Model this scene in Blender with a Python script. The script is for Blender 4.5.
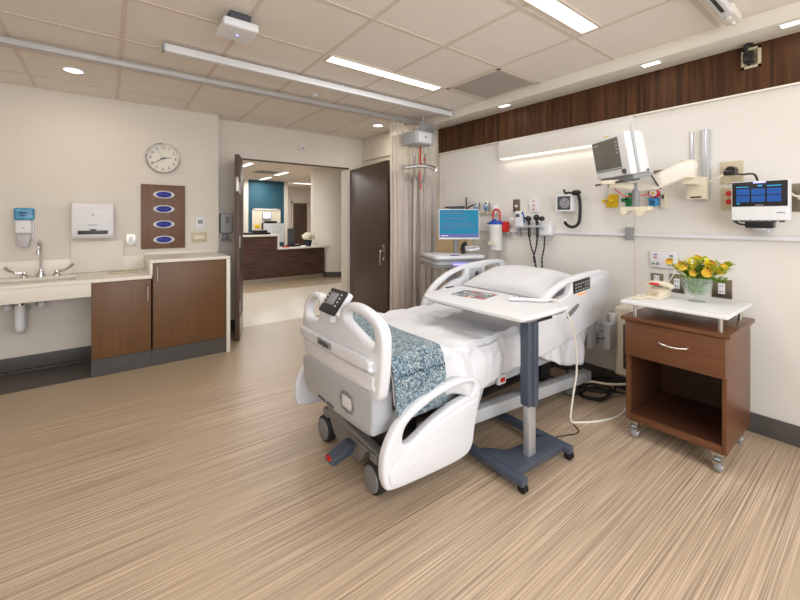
import bpy, bmesh, math, random
from mathutils import Vector, Matrix, noise
for o in list(bpy.data.objects): bpy.data.objects.remove(o)
S = bpy.context.scene; C = S.collection; PI = math.pi
random.seed(7)
# ------------------------------------------------------------ camera
CX, CY, CZ, TH, FPX, PX, VH = 0, 0, 1.37, 0.63447, 378.2, 386.2, 219.1
cam = bpy.data.cameras.new('camera'); camo = bpy.data.objects.new('camera', cam); C.objects.link(camo)
camo.location = (0, 0, CZ); camo.rotation_euler = (PI/2, 0, -TH)
cam.sensor_width = 36; cam.lens = FPX/800*36
cam.shift_x = (400-PX)/800; cam.shift_y = -(300-VH)/800
cam.clip_start = 0.05; cam.clip_end = 60
S.camera = camo
# ------------------------------------------------------------ world, exposure, big lights
w = bpy.data.worlds.new('world'); S.world = w; w.use_nodes = True
w.node_tree.nodes['Background'].inputs[0].default_value = (0.75, 0.85, 1, 1)
w.node_tree.nodes['Background'].inputs[1].default_value = 0.6
S.view_settings.view_transform = 'Standard'; S.view_settings.look = 'None'
S.view_settings.exposure = -0.38; S.view_settings.gamma = 1.0; S.view_settings.use_curve_mapping = False
def area(name, loc, sx, sy, power, col=(1, .95, .88), rot=(0, 0, 0), spread=PI):
    l = bpy.data.lights.new(name, 'AREA'); l.shape = 'RECTANGLE'; l.size = sx; l.size_y = sy
    l.energy = power; l.color = col; l.spread = spread
    o = bpy.data.objects.new(name, l); C.objects.link(o); o.location = loc; o.rotation_euler = rot
    return o
CEIL = 2.585
WARM = (1, .985, .965)
for lx, ly in ((1.90, 2.545), (1.88, 1.175), (1.88, -.65), (-.66, 1.175), (-.66, -.65)):
    area('strip_lamp', (lx, ly, CEIL-.02), 1.12, .10, 13, WARM)
area('added_fill_light', (.4, -2.05, 1.55), 3.6, 1.7, 145, (.94, .97, 1), (PI/2, 0, 0))  # added soft fill behind the camera to lift ceiling and walls
for lx, ly in ((3.82, 11.3), (3.78, 9.9), (2.52, 8.7), (2.3, 6.4), (5.45, 12.2), (0.6, 7)):
    area('corridor_lamp', (lx, ly, 2.56), .15, .8, 34, (1, .985, .97))

# ------------------------------------------------------------ materials
def lin(c): return tuple((x/255/12.92 if x/255 <= .04045 else ((x/255+.055)/1.055)**2.4) for x in c)
MATS = {}
def mat(name, rgb, rough=.5, metal=0, bump=0, bscale=80, var=0, vscale=6, emit=None, es=0, trans=0, alpha=1, coat=0, spec=.5, stretch=None, rgb2=None, ramp=(.35, .65), sheen=0):
    if name in MATS: return MATS[name]
    m = bpy.data.materials.new(name); m.use_nodes = True; nt = m.node_tree; b = nt.nodes['Principled BSDF']
    c = lin(rgb); b.inputs['Base Color'].default_value = (*c, 1)
    b.inputs['Roughness'].default_value = rough; b.inputs['Metallic'].default_value = metal
    b.inputs['Specular IOR Level'].default_value = spec
    b.inputs['Coat Weight'].default_value = coat; b.inputs['Sheen Weight'].default_value = sheen
    b.inputs['Transmission Weight'].default_value = trans; b.inputs['Alpha'].default_value = alpha
    if emit: b.inputs['Emission Color'].default_value = (*lin(emit), 1); b.inputs['Emission Strength'].default_value = es
    tc = nt.nodes.new('ShaderNodeTexCoord'); mp = nt.nodes.new('ShaderNodeMapping'); nt.links.new(tc.outputs['Object'], mp.inputs[0])
    if stretch: mp.inputs['Scale'].default_value = stretch
    if rgb2 is None and var == 0: var = .04
    n = nt.nodes.new('ShaderNodeTexNoise'); n.inputs['Scale'].default_value = vscale; n.inputs['Detail'].default_value = 5
    nt.links.new(mp.outputs[0], n.inputs['Vector'])
    r = nt.nodes.new('ShaderNodeValToRGB'); r.color_ramp.elements[0].position = ramp[0]; r.color_ramp.elements[1].position = ramp[1]
    c2 = lin(rgb2) if rgb2 else tuple(max(0, x*(1-var*2)) for x in c)
    r.color_ramp.elements[0].color = (*c2, 1); r.color_ramp.elements[1].color = (*c, 1)
    nt.links.new(n.outputs['Fac'], r.inputs[0]); nt.links.new(r.outputs[0], b.inputs['Base Color'])
    if bump:
        n2 = nt.nodes.new('ShaderNodeTexNoise'); n2.inputs['Scale'].default_value = bscale; nt.links.new(mp.outputs[0], n2.inputs['Vector'])
        bp = nt.nodes.new('ShaderNodeBump'); bp.inputs['Strength'].default_value = bump; bp.inputs['Distance'].default_value = .01
        nt.links.new(n2.outputs['Fac'], bp.inputs['Height']); nt.links.new(bp.outputs[0], b.inputs['Normal'])
    MATS[name] = m; return m
M = dict(
 wall=mat('wall_paint', (226, 219, 209), .75, bump=.03, bscale=300, var=.006),
 head=mat('headwall_laminate', (227, 223, 217), .5, bump=.01, bscale=200, var=.006),
 blue=mat('alcove_paint', (196, 194, 196), .7, var=.006),
 ceil=mat('ceiling_tile', (236, 228, 219), .9, bump=.1, bscale=250, var=.008),
 grid=mat('ceiling_grid_paint', (218, 206, 192), .6, var=.006),
 base=mat('rubber_base', (84, 80, 78), .5, var=.1),
 vinylb=mat('beige_vinyl', (184, 164, 138), .38, var=.03, vscale=30, bump=.02),
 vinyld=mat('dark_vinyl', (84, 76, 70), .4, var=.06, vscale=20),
 corrf=mat('corridor_vinyl', (224, 214, 198), .3, var=.04, vscale=12),
 wood=mat('cabinet_wood', (116, 80, 46), .42, rgb2=(98, 66, 37), stretch=(40, 40, 1.2), vscale=2.5, ramp=(.3, .7)),
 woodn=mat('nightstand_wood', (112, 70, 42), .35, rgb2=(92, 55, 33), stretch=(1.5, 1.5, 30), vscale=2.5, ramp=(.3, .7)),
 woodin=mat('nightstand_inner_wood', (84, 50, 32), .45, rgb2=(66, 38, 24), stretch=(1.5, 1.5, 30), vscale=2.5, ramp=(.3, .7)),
 dark=mat('door_wood', (94, 74, 62), .45, rgb2=(74, 57, 47), stretch=(28, 28, .8), vscale=2.5, ramp=(.3, .7)),
 panel=mat('headwall_wood', (92, 60, 36), .6, spec=.2, rgb2=(50, 32, 19), stretch=(22, 22, .8), vscale=2, ramp=(.3, .68)),
 desk=mat('desk_wood', (92, 62, 48), .4, rgb2=(50, 32, 26), stretch=(1.2, 1.2, 14), vscale=2, ramp=(.3, .68)),
 solid=mat('solid_surface', (238, 232, 221), .35, var=.006),
 apron=mat('apron_laminate', (234, 228, 217), .45, var=.006),
 white=mat('white_plastic', (228, 229, 232), .38, var=.01),
 bedw=mat('bed_white_plastic', (224, 225, 230), .35, var=.01),
 bedg=mat('bed_light_grey', (180, 182, 186), .42, var=.01),
 bedm=mat('bed_mid_grey', (132, 132, 132), .45),
 cream=mat('cream_plastic', (228, 218, 197), .4, var=.01),
 black=mat('black_plastic', (24, 24, 26), .35),
 rub=mat('black_rubber', (34, 34, 36), .6),
 slate=mat('slate_metal', (72, 80, 96), .4, spec=.5),
 chrome=mat('chrome', (215, 215, 218), .15, 1, var=.01),
 steel=mat('brushed_steel', (190, 186, 178), .35, 1, var=.02),
 alu=mat('aluminium', (205, 208, 214), .4, .7, var=.02),
 linen=mat('white_linen', (218, 218, 222), .85, bump=.25, bscale=25, sheen=.2, var=.01),
 mattr=mat('mattress_cover', (150, 152, 158), .7),
 red=mat('red_plastic', (205, 34, 28), .4), bluep=mat('blue_plastic', (34, 74, 170), .4),
 yel=mat('yellow_plastic', (232, 196, 30), .45), green=mat('green_plastic', (20, 130, 70), .45),
 label=mat('printed_ink', (40, 44, 56), .6), grey=mat('grey_plastic', (150, 152, 156), .45),
 dkgrey=mat('dark_grey_plastic', (78, 80, 86), .4), screenoff=mat('unlit_screen', (112, 110, 102), .25),
 glass=mat('clear_glass', (196, 216, 206), .04, alpha=.16, var=.001),
 clear=mat('clear_plastic', (235, 240, 242), .15, trans=.75, var=.005),
 lit=mat('lit_diffuser', (255, 255, 255), .5, emit=(255, 250, 240), es=4),
 litd=mat('dim_diffuser', (255, 250, 240), .5, emit=(255, 246, 230), es=1.3),
 curt=mat('curtain_cloth', (208, 196, 188), .9, bump=.05, bscale=120, var=.03),
 mesh=mat('curtain_mesh', (244, 236, 222), .9, alpha=.5),
 teal=mat('teal_paint', (34, 80, 96), .7), gold=mat('beige_plate', (204, 192, 164), .5, rgb2=(196, 182, 152), vscale=60),
 steelp=mat('steel_plate', (150, 140, 124), .35, .9, var=.04),
 glove=mat('blue_glove_nitrile', (46, 62, 178), .5, rgb2=(30, 40, 130), vscale=30),
 petal=mat('yellow_petal', (250, 210, 56), .6, rgb2=(249, 200, 46), vscale=20, sheen=.2), petal2=mat('bright_yellow_blossom', (240, 220, 40), .6),
 leaf=mat('leaf_green', (134, 168, 56), .5, rgb2=(92, 134, 40), vscale=15), leafy=mat('lime_leaf', (200, 204, 50), .5, rgb2=(150, 172, 46), vscale=15),
 navy=mat('navy_pot', (28, 32, 66), .3), orange=mat('orange_indicator', (255, 150, 80), .5, emit=(255, 140, 60), es=1.2),
 board=mat('brown_laminate', (118, 84, 60), .45, rgb2=(104, 72, 50), stretch=(30, 30, 1), vscale=2),
 box=mat('cardboard', (226, 200, 160), .7), violet=mat('violet_light', (200, 200, 255), .4, emit=(150, 140, 255), es=1.5),
)
def floor_mat():
    m = bpy.data.materials.new('wood_grain_vinyl'); m.use_nodes = True; nt = m.node_tree; b = nt.nodes['Principled BSDF']
    tc = nt.nodes.new('ShaderNodeTexCoord')
    def layer(sc, vs, det, stops):
        mp = nt.nodes.new('ShaderNodeMapping'); mp.inputs['Scale'].default_value = sc; nt.links.new(tc.outputs['Object'], mp.inputs[0])
        n = nt.nodes.new('ShaderNodeTexNoise'); n.inputs['Scale'].default_value = vs; n.inputs['Detail'].default_value = det; n.inputs['Roughness'].default_value = .65
        nt.links.new(mp.outputs[0], n.inputs['Vector']); r = nt.nodes.new('ShaderNodeValToRGB')
        els = r.color_ramp.elements
        while len(els) < len(stops): els.new(.5)
        for e, (p, c) in zip(els, stops): e.position = p; e.color = (*lin(c), 1)
        nt.links.new(n.outputs['Fac'], r.inputs[0]); return r, n
    a, na = layer((1.1, 210, 1), 1.0, 3, [(.28, (122, 106, 94)), (.42, (182, 160, 137)), (.56, (208, 186, 160)), (.72, (228, 208, 182))])
    c, nc = layer((.8, 80, 1), 1.3, 2, [(.34, (196, 190, 188)), (.6, (255, 253, 250))])
    mx = nt.nodes.new('ShaderNodeMix'); mx.data_type = 'RGBA'; mx.blend_type = 'MULTIPLY'; mx.inputs[0].default_value = .7
    nt.links.new(a.outputs[0], mx.inputs[6]); nt.links.new(c.outputs[0], mx.inputs[7]); nt.links.new(mx.outputs[2], b.inputs['Base Color'])
    b.inputs['Roughness'].default_value = .42
    bp = nt.nodes.new('ShaderNodeBump'); bp.inputs['Strength'].default_value = .08; nt.links.new(na.outputs['Fac'], bp.inputs['Height']); nt.links.new(bp.outputs[0], b.inputs['Normal'])
    return m
M['floor'] = floor_mat()
def knit_mat():
    m = bpy.data.materials.new('blue_knit'); m.use_nodes = True; nt = m.node_tree; b = nt.nodes['Principled BSDF']
    tc = nt.nodes.new('ShaderNodeTexCoord'); v = nt.nodes.new('ShaderNodeTexVoronoi'); v.inputs['Scale'].default_value = 130
    nt.links.new(tc.outputs['Object'], v.inputs['Vector'])
    r = nt.nodes.new('ShaderNodeValToRGB'); els = r.color_ramp.elements
    while len(els) < 5: els.new(.5)
    for e, (p, c) in zip(els, [(0, (52, 74, 92)), (.3, (88, 116, 134)), (.55, (118, 142, 154)), (.8, (146, 164, 170)), (1, (200, 206, 204))]): e.position = p; e.color = (*lin(c), 1)
    sp = nt.nodes.new('ShaderNodeSeparateColor'); nt.links.new(v.outputs['Color'], sp.inputs[0]); nt.links.new(sp.outputs[0], r.inputs[0]); nt.links.new(r.outputs[0], b.inputs['Base Color'])
    b.inputs['Roughness'].default_value = .95; b.inputs['Sheen Weight'].default_value = .3
    bp = nt.nodes.new('ShaderNodeBump'); bp.inputs['Strength'].default_value = .9; bp.inputs['Distance'].default_value = .006; bp.invert = True
    nt.links.new(v.outputs['Distance'], bp.inputs['Height']); nt.links.new(bp.outputs[0], b.inputs['Normal']); return m
M['knit'] = knit_mat()
def mag_mat():
    m = bpy.data.materials.new('magazine_cover'); m.use_nodes = True; nt = m.node_tree; b = nt.nodes['Principled BSDF']
    tc = nt.nodes.new('ShaderNodeTexCoord'); v = nt.nodes.new('ShaderNodeTexVoronoi'); v.inputs['Scale'].default_value = 34
    nt.links.new(tc.outputs['Object'], v.inputs['Vector']); r = nt.nodes.new('ShaderNodeValToRGB'); r.color_ramp.interpolation = 'CONSTANT'; els = r.color_ramp.elements
    while len(els) < 6: els.new(.5)
    for e, (p, c) in zip(els, [(0, (90, 110, 122)), (.25, (150, 160, 156)), (.45, (196, 92, 84)), (.58, (60, 120, 140)), (.72, (214, 206, 190)), (.88, (170, 70, 60))]): e.position = p; e.color = (*lin(c), 1)
    sp = nt.nodes.new('ShaderNodeSeparateColor'); nt.links.new(v.outputs['Color'], sp.inputs[0]); nt.links.new(sp.outputs[0], r.inputs[0]); nt.links.new(r.outputs[0], b.inputs['Base Color'])
    b.inputs['Roughness'].default_value = .3; return m
M['mag'] = mag_mat()
def screen(name, rgb, es): return mat(name, rgb, .3, emit=rgb, es=es, var=.01)
M['cyan'] = mat('cyan_display', (4, 50, 70), .4, emit=(8, 150, 190), es=.75, spec=.2); M['navyscr'] = screen('navy_display', (40, 50, 120), .7); M['bluescr'] = screen('blue_tile_display', (22, 72, 140), .55); M['txt'] = screen('screen_text', (20, 60, 110), .3)
M['whitescr'] = screen('white_display', (210, 225, 245), .9)

# ------------------------------------------------------------ mesh helpers
def cat(pts, n=6, closed=False):
    P = [Vector(p) for p in pts]; out = []; N = len(P)
    for i in range(N if closed else N-1):
        g = (lambda k: P[k % N]) if closed else (lambda k: P[max(0, min(N-1, k))])
        a, b, c, d = g(i-1), g(i), g(i+1), g(i+2)
        for j in range(n):
            t = j/n; out.append(.5*((2*b)+(c-a)*t+(2*a-5*b+4*c-d)*t*t+(-a+3*b-3*c+d)*t**3))
    if not closed: out.append(P[-1])
    return out
class B:
    def __init__(s): s.bm = bmesh.new()
    def _bev(s, verts, bev, seg=2):
        es = {e for v in verts for e in v.link_edges}
        if bev > 0: bmesh.ops.bevel(s.bm, geom=list(es), offset=bev, segments=seg, profile=.6, affect='EDGES', clamp_overlap=True)
    def box(s, x0, x1, y0, y1, z0, z1, bev=0, seg=2, mx=None):
        r = bmesh.ops.create_cube(s.bm, size=1)['verts']
        for v in r: v.co = Vector(((x0+x1)/2+v.co.x*(x1-x0), (y0+y1)/2+v.co.y*(y1-y0), (z0+z1)/2+v.co.z*(z1-z0)))
        if mx:
            for v in r: v.co = mx @ v.co
        s._bev(r, bev, seg); return s
    def cyl(s, p0, p1, r0, r1=None, seg=24, bev=0):
        p0, p1 = Vector(p0), Vector(p1); d = p1-p0; r1 = r0 if r1 is None else r1
        q = d.to_track_quat('Z', 'Y').to_matrix().to_4x4(); q.translation = (p0+p1)/2
        v = bmesh.ops.create_cone(s.bm, cap_ends=True, segments=seg, radius1=r0, radius2=r1, depth=d.length, matrix=q)['verts']
        if bev:
            es = [e for e in {e for x in v for e in x.link_edges} if any(len(f.verts) > 4 for f in e.link_faces)]
            bmesh.ops.bevel(s.bm, geom=es, offset=bev, segments=2, profile=.5, affect='EDGES')
        return s
    def tube(s, pts, r, seg=10, smooth=6, closed=False, flat=1):
        P = cat(pts, smooth, closed) if smooth else [Vector(p) for p in pts]
        N = len(P); rings = []; up = Vector((0, 0, 1))
        rr = r if callable(r) else (lambda t: r)
        prev = None
        for i, p in enumerate(P):
            t = (P[(i+1) % N]-P[i-1]) if closed else (P[min(i+1, N-1)]-P[max(i-1, 0)])
            t.normalize()
            if prev is None:
                a = t.cross(up);  a = a if a.length > .1 else t.cross(Vector((1, 0, 0)))
            else: a = prev-t*prev.dot(t)
            a.normalize(); prev = a; b = t.cross(a); R = rr(i/max(1, N-1))
            rings.append([s.bm.verts.new(p+a*R*math.cos(2*PI*k/seg)+b*R*flat*math.sin(2*PI*k/seg)) for k in range(seg)])
        for i in range(N if closed else N-1):
            q, w_ = rings[i], rings[(i+1) % N]
            for k in range(seg): s.bm.faces.new((q[k], q[(k+1) % seg], w_[(k+1) % seg], w_[k]))
        if not closed: s.bm.faces.new(rings[0][::-1]); s.bm.faces.new(rings[-1])
        return s
    def lathe(s, prof, c, seg=32, mx=None):
        rings = []
        for r, z in prof:
            ring = [s.bm.verts.new(Vector((c[0]+max(r, .0004)*math.cos(2*PI*k/seg), c[1]+max(r, .0004)*math.sin(2*PI*k/seg), c[2]+z))) for k in range(seg)]
            rings.append(ring)
        for a, b in zip(rings, rings[1:]):
            for k in range(seg): s.bm.faces.new((a[k], a[(k+1) % seg], b[(k+1) % seg], b[k]))
        if mx:
            for rg in rings:
                for v in rg: v.co = mx @ v.co
        return s
    def sph(s, c, r, sc=(1, 1, 1), sub=3):
        v = bmesh.ops.create_icosphere(s.bm, subdivisions=sub, radius=r)['verts']
        for x in v: x.co = Vector((c[0]+x.co.x*sc[0], c[1]+x.co.y*sc[1], c[2]+x.co.z*sc[2]))
        return s
    def prism(s, pts, axis, a0, a1, bev=0):
        # pts are pairs in the other two axes; axis 'x' -> (y,z), 'y' -> (x,z), 'z' -> (x,y)
        f = {'x': lambda p, a: (a, p[0], p[1]), 'y': lambda p, a: (p[0], a, p[1]), 'z': lambda p, a: (p[0], p[1], a)}[axis]
        A = [s.bm.verts.new(f(p, a0)) for p in pts]; D = [s.bm.verts.new(f(p, a1)) for p in pts]; n = len(pts)
        s.bm.faces.new(A[::-1]); s.bm.faces.new(D)
        for i in range(n): s.bm.faces.new((A[i], A[(i+1) % n], D[(i+1) % n], D[i]))
        bmesh.ops.recalc_face_normals(s.bm, faces=s.bm.faces)
        s._bev(A+D, bev); return s
    def plate(s, outline, holes, axis, a0, a1, bev=.008, n=5):
        cu = bpy.data.curves.new('tmp', 'CURVE'); cu.dimensions = '2D'; cu.fill_mode = 'BOTH'
        for k, pl in enumerate([outline]+holes):
            P = cat([(p[0], p[1], 0) for p in pl], n, True)
            sp = cu.splines.new('POLY'); sp.points.add(len(P)-1); sp.use_cyclic_u = True
            for q, p in zip(sp.points, P): q.co = (p.x, p.y, 0, 1)
        th = abs(a1-a0); cu.extrude = th/2-bev; cu.bevel_depth = bev; cu.bevel_resolution = 2; cu.offset = -bev
        o = bpy.data.objects.new('tmp', cu); C.objects.link(o)
        dg = bpy.context.evaluated_depsgraph_get(); me = bpy.data.meshes.new_from_object(o.evaluated_get(dg))
        f = {'x': lambda v: ((a0+a1)/2+v.z, v.x, v.y), 'y': lambda v: (v.x, (a0+a1)/2+v.z, v.y), 'z': lambda v: (v.x, v.y, (a0+a1)/2+v.z)}[axis]
        for v in me.vertices: v.co = f(v.co.copy())
        s.bm.from_mesh(me); bpy.data.objects.remove(o); bpy.data.meshes.remove(me); bpy.data.curves.remove(cu)
        bmesh.ops.remove_doubles(s.bm, verts=s.bm.verts, dist=1e-5); bmesh.ops.recalc_face_normals(s.bm, faces=s.bm.faces)
        return s
    def text(s, body, size, mx, th=.0006, align='CENTER'):
        cu = bpy.data.curves.new('tmp', 'FONT'); cu.body = body; cu.size = size; cu.extrude = th; cu.align_x = align; cu.align_y = 'CENTER'
        o = bpy.data.objects.new('tmp', cu); C.objects.link(o)
        dg = bpy.context.evaluated_depsgraph_get(); me = bpy.data.meshes.new_from_object(o.evaluated_get(dg))
        me.transform(mx); s.bm.from_mesh(me); bpy.data.objects.remove(o); bpy.data.meshes.remove(me); bpy.data.curves.remove(cu); return s
def face(loc, right, up):
    r, u = Vector(right).normalized(), Vector(up).normalized(); n = r.cross(u)
    m = Matrix((r, u, n)).transposed().to_4x4(); m.translation = Vector(loc); return m
def obj(name, b, m, parent=None, smooth=True, origin=None):
    bm = b.bm if isinstance(b, B) else b
    bmesh.ops.recalc_face_normals(bm, faces=bm.faces)
    me = bpy.data.meshes.new(name)
    xs = [v.co for v in bm.verts]
    lo = Vector((min(v.x for v in xs), min(v.y for v in xs), min(v.z for v in xs))); hi = Vector((max(v.x for v in xs), max(v.y for v in xs), max(v.z for v in xs)))
    c = Vector(origin) if origin else Vector(((lo.x+hi.x)/2, (lo.y+hi.y)/2, lo.z))
    for v in bm.verts: v.co -= c
    bm.to_mesh(me); bm.free(); me.materials.append(m if not isinstance(m, str) else M[m])
    if smooth:
        for p in me.polygons: p.use_smooth = True
        me.set_sharp_from_angle(angle=math.radians(35))
    o = bpy.data.objects.new(name, me); C.objects.link(o)
    base = Vector((0, 0, 0)); q = parent
    while q: base += q.location; q = q.parent
    o.location = c-base; o.parent = parent; return o
def tag(o, label, cat_, group=None, kind=None):
    o['label'] = label; o['category'] = cat_
    if group: o['group'] = group
    if kind: o['kind'] = kind
    return o
def thing(name, label, cat_, loc, group=None):
    o = bpy.data.objects.new(name, None); C.objects.link(o); o.location = loc; o.empty_display_size = .1
    return tag(o, label, cat_, group)
def struct(name, b, m, parent=None):
    o = obj(name, b, m, parent)
    if not parent: o['kind'] = 'structure'
    return o
def dup(root, loc, rotz=None, label=None):
    r = root.copy(); C.objects.link(r); r.location = loc
    if rotz is not None: r.rotation_euler = (0, 0, rotz)
    if label: r['label'] = label
    for ch in list(root.children):
        c = ch.copy(); C.objects.link(c); c.parent = r
        for g in list(ch.children):
            d = g.copy(); C.objects.link(d); d.parent = c
    return r
bx = lambda *a, **k: B().box(*a, **k)

# ============================================================ STRUCTURE
WX, SY, DY = 3.35, 4.71, 4.88
struct('floor', bx(-2.6, WX-.055, .245, 3.43, -.05, 0), 'floor')
b = B(); b.box(-2.6, 3.5, 3.43, DY+.05, -.05, 0); b.box(WX-.055, 3.5, .245, 3.43, -.05, 0); b.box(-2.6, 3.5, -2.2, .245, -.05, 0)
struct('floor_border', b, 'vinylb')
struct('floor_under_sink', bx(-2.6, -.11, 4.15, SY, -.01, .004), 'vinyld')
struct('floor_corridor', bx(-3, 9, DY+.05, 7.15, -.05, 0), 'corrf')
struct('floor_corridor_band', bx(-3, 9, 7.15, 16, -.05, 0), 'vinylb')
struct('ceiling', bx(-2.6, 3.45, -2.2, DY, CEIL, CEIL+.05), 'ceil')
b = B()
for i in range(-7, 5):
    x = 1.297+.61*i
    if -2.6 < x < 3.15: b.box(x-.0125, x+.0125, -2.2, DY, CEIL-.004, CEIL+.002)
for j in range(-6, 5):
    y = 1.90+.61*j
    if -2.2 < y < DY: b.box(-2.6, 3.1, y-.0125, y+.0125, CEIL-.0035, CEIL+.002)
b.box(-2.6, 1.03, SY-.02, SY, CEIL-.006, CEIL+.002); b.box(1.03, 3.14, DY-.02, DY, CEIL-.006, CEIL+.002)
struct('ceiling_grid', b, 'grid')
struct('wall_left', bx(-2.6, 1.04, SY, SY+.3, 0, CEIL), 'wall')
b = B(); b.box(1.0, 1.34, DY, DY+.14, 0, CEIL); b.box(1.34, 2.90, DY, DY+.14, 2.13, CEIL); b.box(2.90, 3.45, DY, DY+.14, 0, CEIL)
struct('wall_back', b, 'wall')
struct('wall_return', bx(3.14, 3.45, 4.12, DY, 0, CEIL), 'wall')
struct('wall_right', bx(WX, WX+.1, -2.2, 4.12, 0, CEIL), 'head')
struct('wall_near', bx(-2.7, -2.6, -2.2, SY, 0, CEIL), 'wall')
b = B(); b.box(-2.6, 3.45, -2.3, -2.2, 0, .7); b.box(-2.6, 3.45, -2.3, -2.2, 2.4, CEIL); b.box(-2.6, -1.4, -2.3, -2.2, .7, 2.4); b.box(2.2, 3.45, -2.3, -2.2, .7, 2.4)
struct('wall_behind', b, 'wall')
b = B()
for x in (-1.4, .37, 2.15): b.box(x, x+.05, -2.28, -2.22, .7, 2.4)
b.box(-1.4, 2.2, -2.28, -2.22, .7, .75); b.box(-1.4, 2.2, -2.28, -2.22, 2.35, 2.4)
struct('added_window_1', b, 'alu')  # unseen window frame, added to go with the fill light
# dark jamb strips
struct('trim_1', bx(1.34, 2.90, DY-.008, DY+.03, 2.114, 2.132), 'dark')
b = B(); b.box(2.86, 2.93, DY-.02, DY+.16, 0, 2.10, .004)
struct('trim_2', b, 'wall')
struct('trim_3', bx(1.33, 1.352, DY-.02, DY+.16, 0, 2.10), 'dkgrey')
struct('trim_4', bx(3.125, 3.14, 4.12, DY-.02, 2.25, 2.265), 'grid')
# baseboards
struct('baseboard_right', bx(WX-.014, WX, -2.2, 4.12, 0, .125, .003), 'base')
struct('baseboard_return', bx(3.126, 3.14, 4.12, DY, 0, .125, .003), 'base')
b = B(); b.box(-2.6, -.12, SY-.014, SY, 0, .13, .003); b.box(-2.6, -.12, SY-.06, SY-.012, 0, .012, .003)
struct('baseboard_left', b, 'base')
struct('baseboard_back', bx(1.04, 1.33, DY-.012, DY, 0, .125, .003), 'base')
# headwall: wood band, panel seams
struct('trim_5', bx(WX-.02, WX, -1.9, 3.42, 2.188, 2.492), 'panel')
struct('trim_6', bx(WX-.026, WX, -1.9, 3.425, 2.178, 2.19, .002), 'solid')
b = B()
for y in (1.24, 3.40): b.box(WX-.003, WX, y-.003, y+.003, .125, 2.178)
b.box(WX-.012, WX, 3.40, 3.44, .125, CEIL-.1)
struct('trim_7', b, 'grid')
# ceiling beam over the headwall
b = B(); b.box(3.10, 3.42, -2.2, 4.12, 2.49, CEIL, .003); b.box(3.088, 3.10, -2.2, 4.12, 2.49, 2.50)
struct('ceiling_beam', b, 'solid')
# corridor shell
b = B(); b.box(-3, 9, DY+.14, 14.3, 2.6, 2.65)
struct('ceiling_corridor', b, 'ceil')
struct('wall_teal', bx(3.5, 4.66, 12, 12.12, 0, 2.6), 'teal')
struct('trim_8', B().box(3.36, 3.5, 11.95, 12.15, 0, 2.6).box(4.66, 4.78, 11.95, 12.15, 0, 2.6), 'wall')
b = B(); b.box(-3, 3.36, 12, 12.1, 0, 2.6); b.box(4.78, 4.86, 12.15, 14.2, 0, 2.6)
struct('wall_corridor', b, 'wall')
struct('wall_far', bx(4.7, 9, 14.2, 14.3, 0, 2.6), 'wall')
struct('wall_side', bx(8.9, 9, 5, 14.2, 0, 2.6), 'wall')
b = B(); b.cyl((4.62, 8.45, 0), (4.62, 8.45, 2.6), .60, seg=64); b.box(4.62, 9, 8.5, 9.0, 0, 2.6)
struct('wall_curved', b, 'wall')
b = B(); b.cyl((4.62, 8.45, 0), (4.62, 8.45, .12), .61, seg=64); struct('baseboard_curved', b, 'base')
struct('wall_outer', bx(-3.1, -3, DY, 14.2, 0, 2.6), 'wall')
b = B(); b.box(-3, -2.7, DY+.14, DY+.2, 0, 2.6); b.box(3.45, 9, DY+.05, DY+.2, 0, 2.6); struct('wall_corridor_near', b, 'wall')
# far dark door
d = struct('door_3', bx(5.86, 6.45, 14.14, 14.2, 0, 2.0, .004), 'dark')
obj('door_frame', B().box(5.80, 5.86, 14.12, 14.2, 0, 2.06).box(6.45, 6.51, 14.12, 14.2, 0, 2.06).box(5.80, 6.51, 14.12, 14.2, 2.0, 2.06), 'grid', d)
# teal wall window to workroom
wn = struct('window_2', B().box(3.62, 4.53, 11.96, 12.0, 1.66, 1.70).box(3.62, 4.53, 11.96, 12.0, .98, 1.02).box(3.62, 3.67, 11.96, 12.0, .98, 1.70).box(4.48, 4.53, 11.96, 12.0, .98, 1.70), 'wall')
obj('recess_panel', bx(3.67, 4.48, 11.985, 11.998, 1.02, 1.66), 'cream', wn)
m = thing('display_monitor', 'small lit white monitor in the framed opening of the teal wall', 'monitor', (4.07, 11.94, 1.38))
obj('casing', bx(3.93, 4.21, 11.93, 11.96, 1.37, 1.60, .004), 'grey', m); obj('screen', bx(3.95, 4.19, 11.925, 11.931, 1.39, 1.58), 'whitescr', m)
tag(obj('desk_printer', B().box(3.9, 4.5, 11.75, 11.95, 1.05, 1.25, .02).box(3.98, 4.35, 11.80, 11.93, 1.25, 1.31, .01), 'black'), 'black office machine below the small monitor on the teal wall', 'printer')
tag(obj('yellow_notice', bx(3.7, 3.86, 11.95, 11.958, 1.10, 1.2, .001), 'yel'), 'small yellow notice at lower left of the teal wall opening', 'notice')

# ---- doors
d1 = struct('door_1', bx(1.335, 1.385, DY-.50, DY-.02, .01, 2.095, .003), 'dark')
for z in (1.62, 1.02, .30): obj('hinge', B().box(1.385, 1.392, DY-.50, DY-.47, z+.04, z+.15, .002).cyl((1.389, DY-.505, z+.03), (1.389, DY-.505, z+.16), .008), 'steel', d1)
obj('flush_bolt', bx(1.345, 1.375, DY-.504, DY-.498, 1.68, 1.84, .002), 'steel', d1)
obj('kick_plate', bx(1.385, 1.388, DY-.48, DY-.05, .02, .25), 'steel', d1)
d1.rotation_euler = (0, 0, 0)
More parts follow.
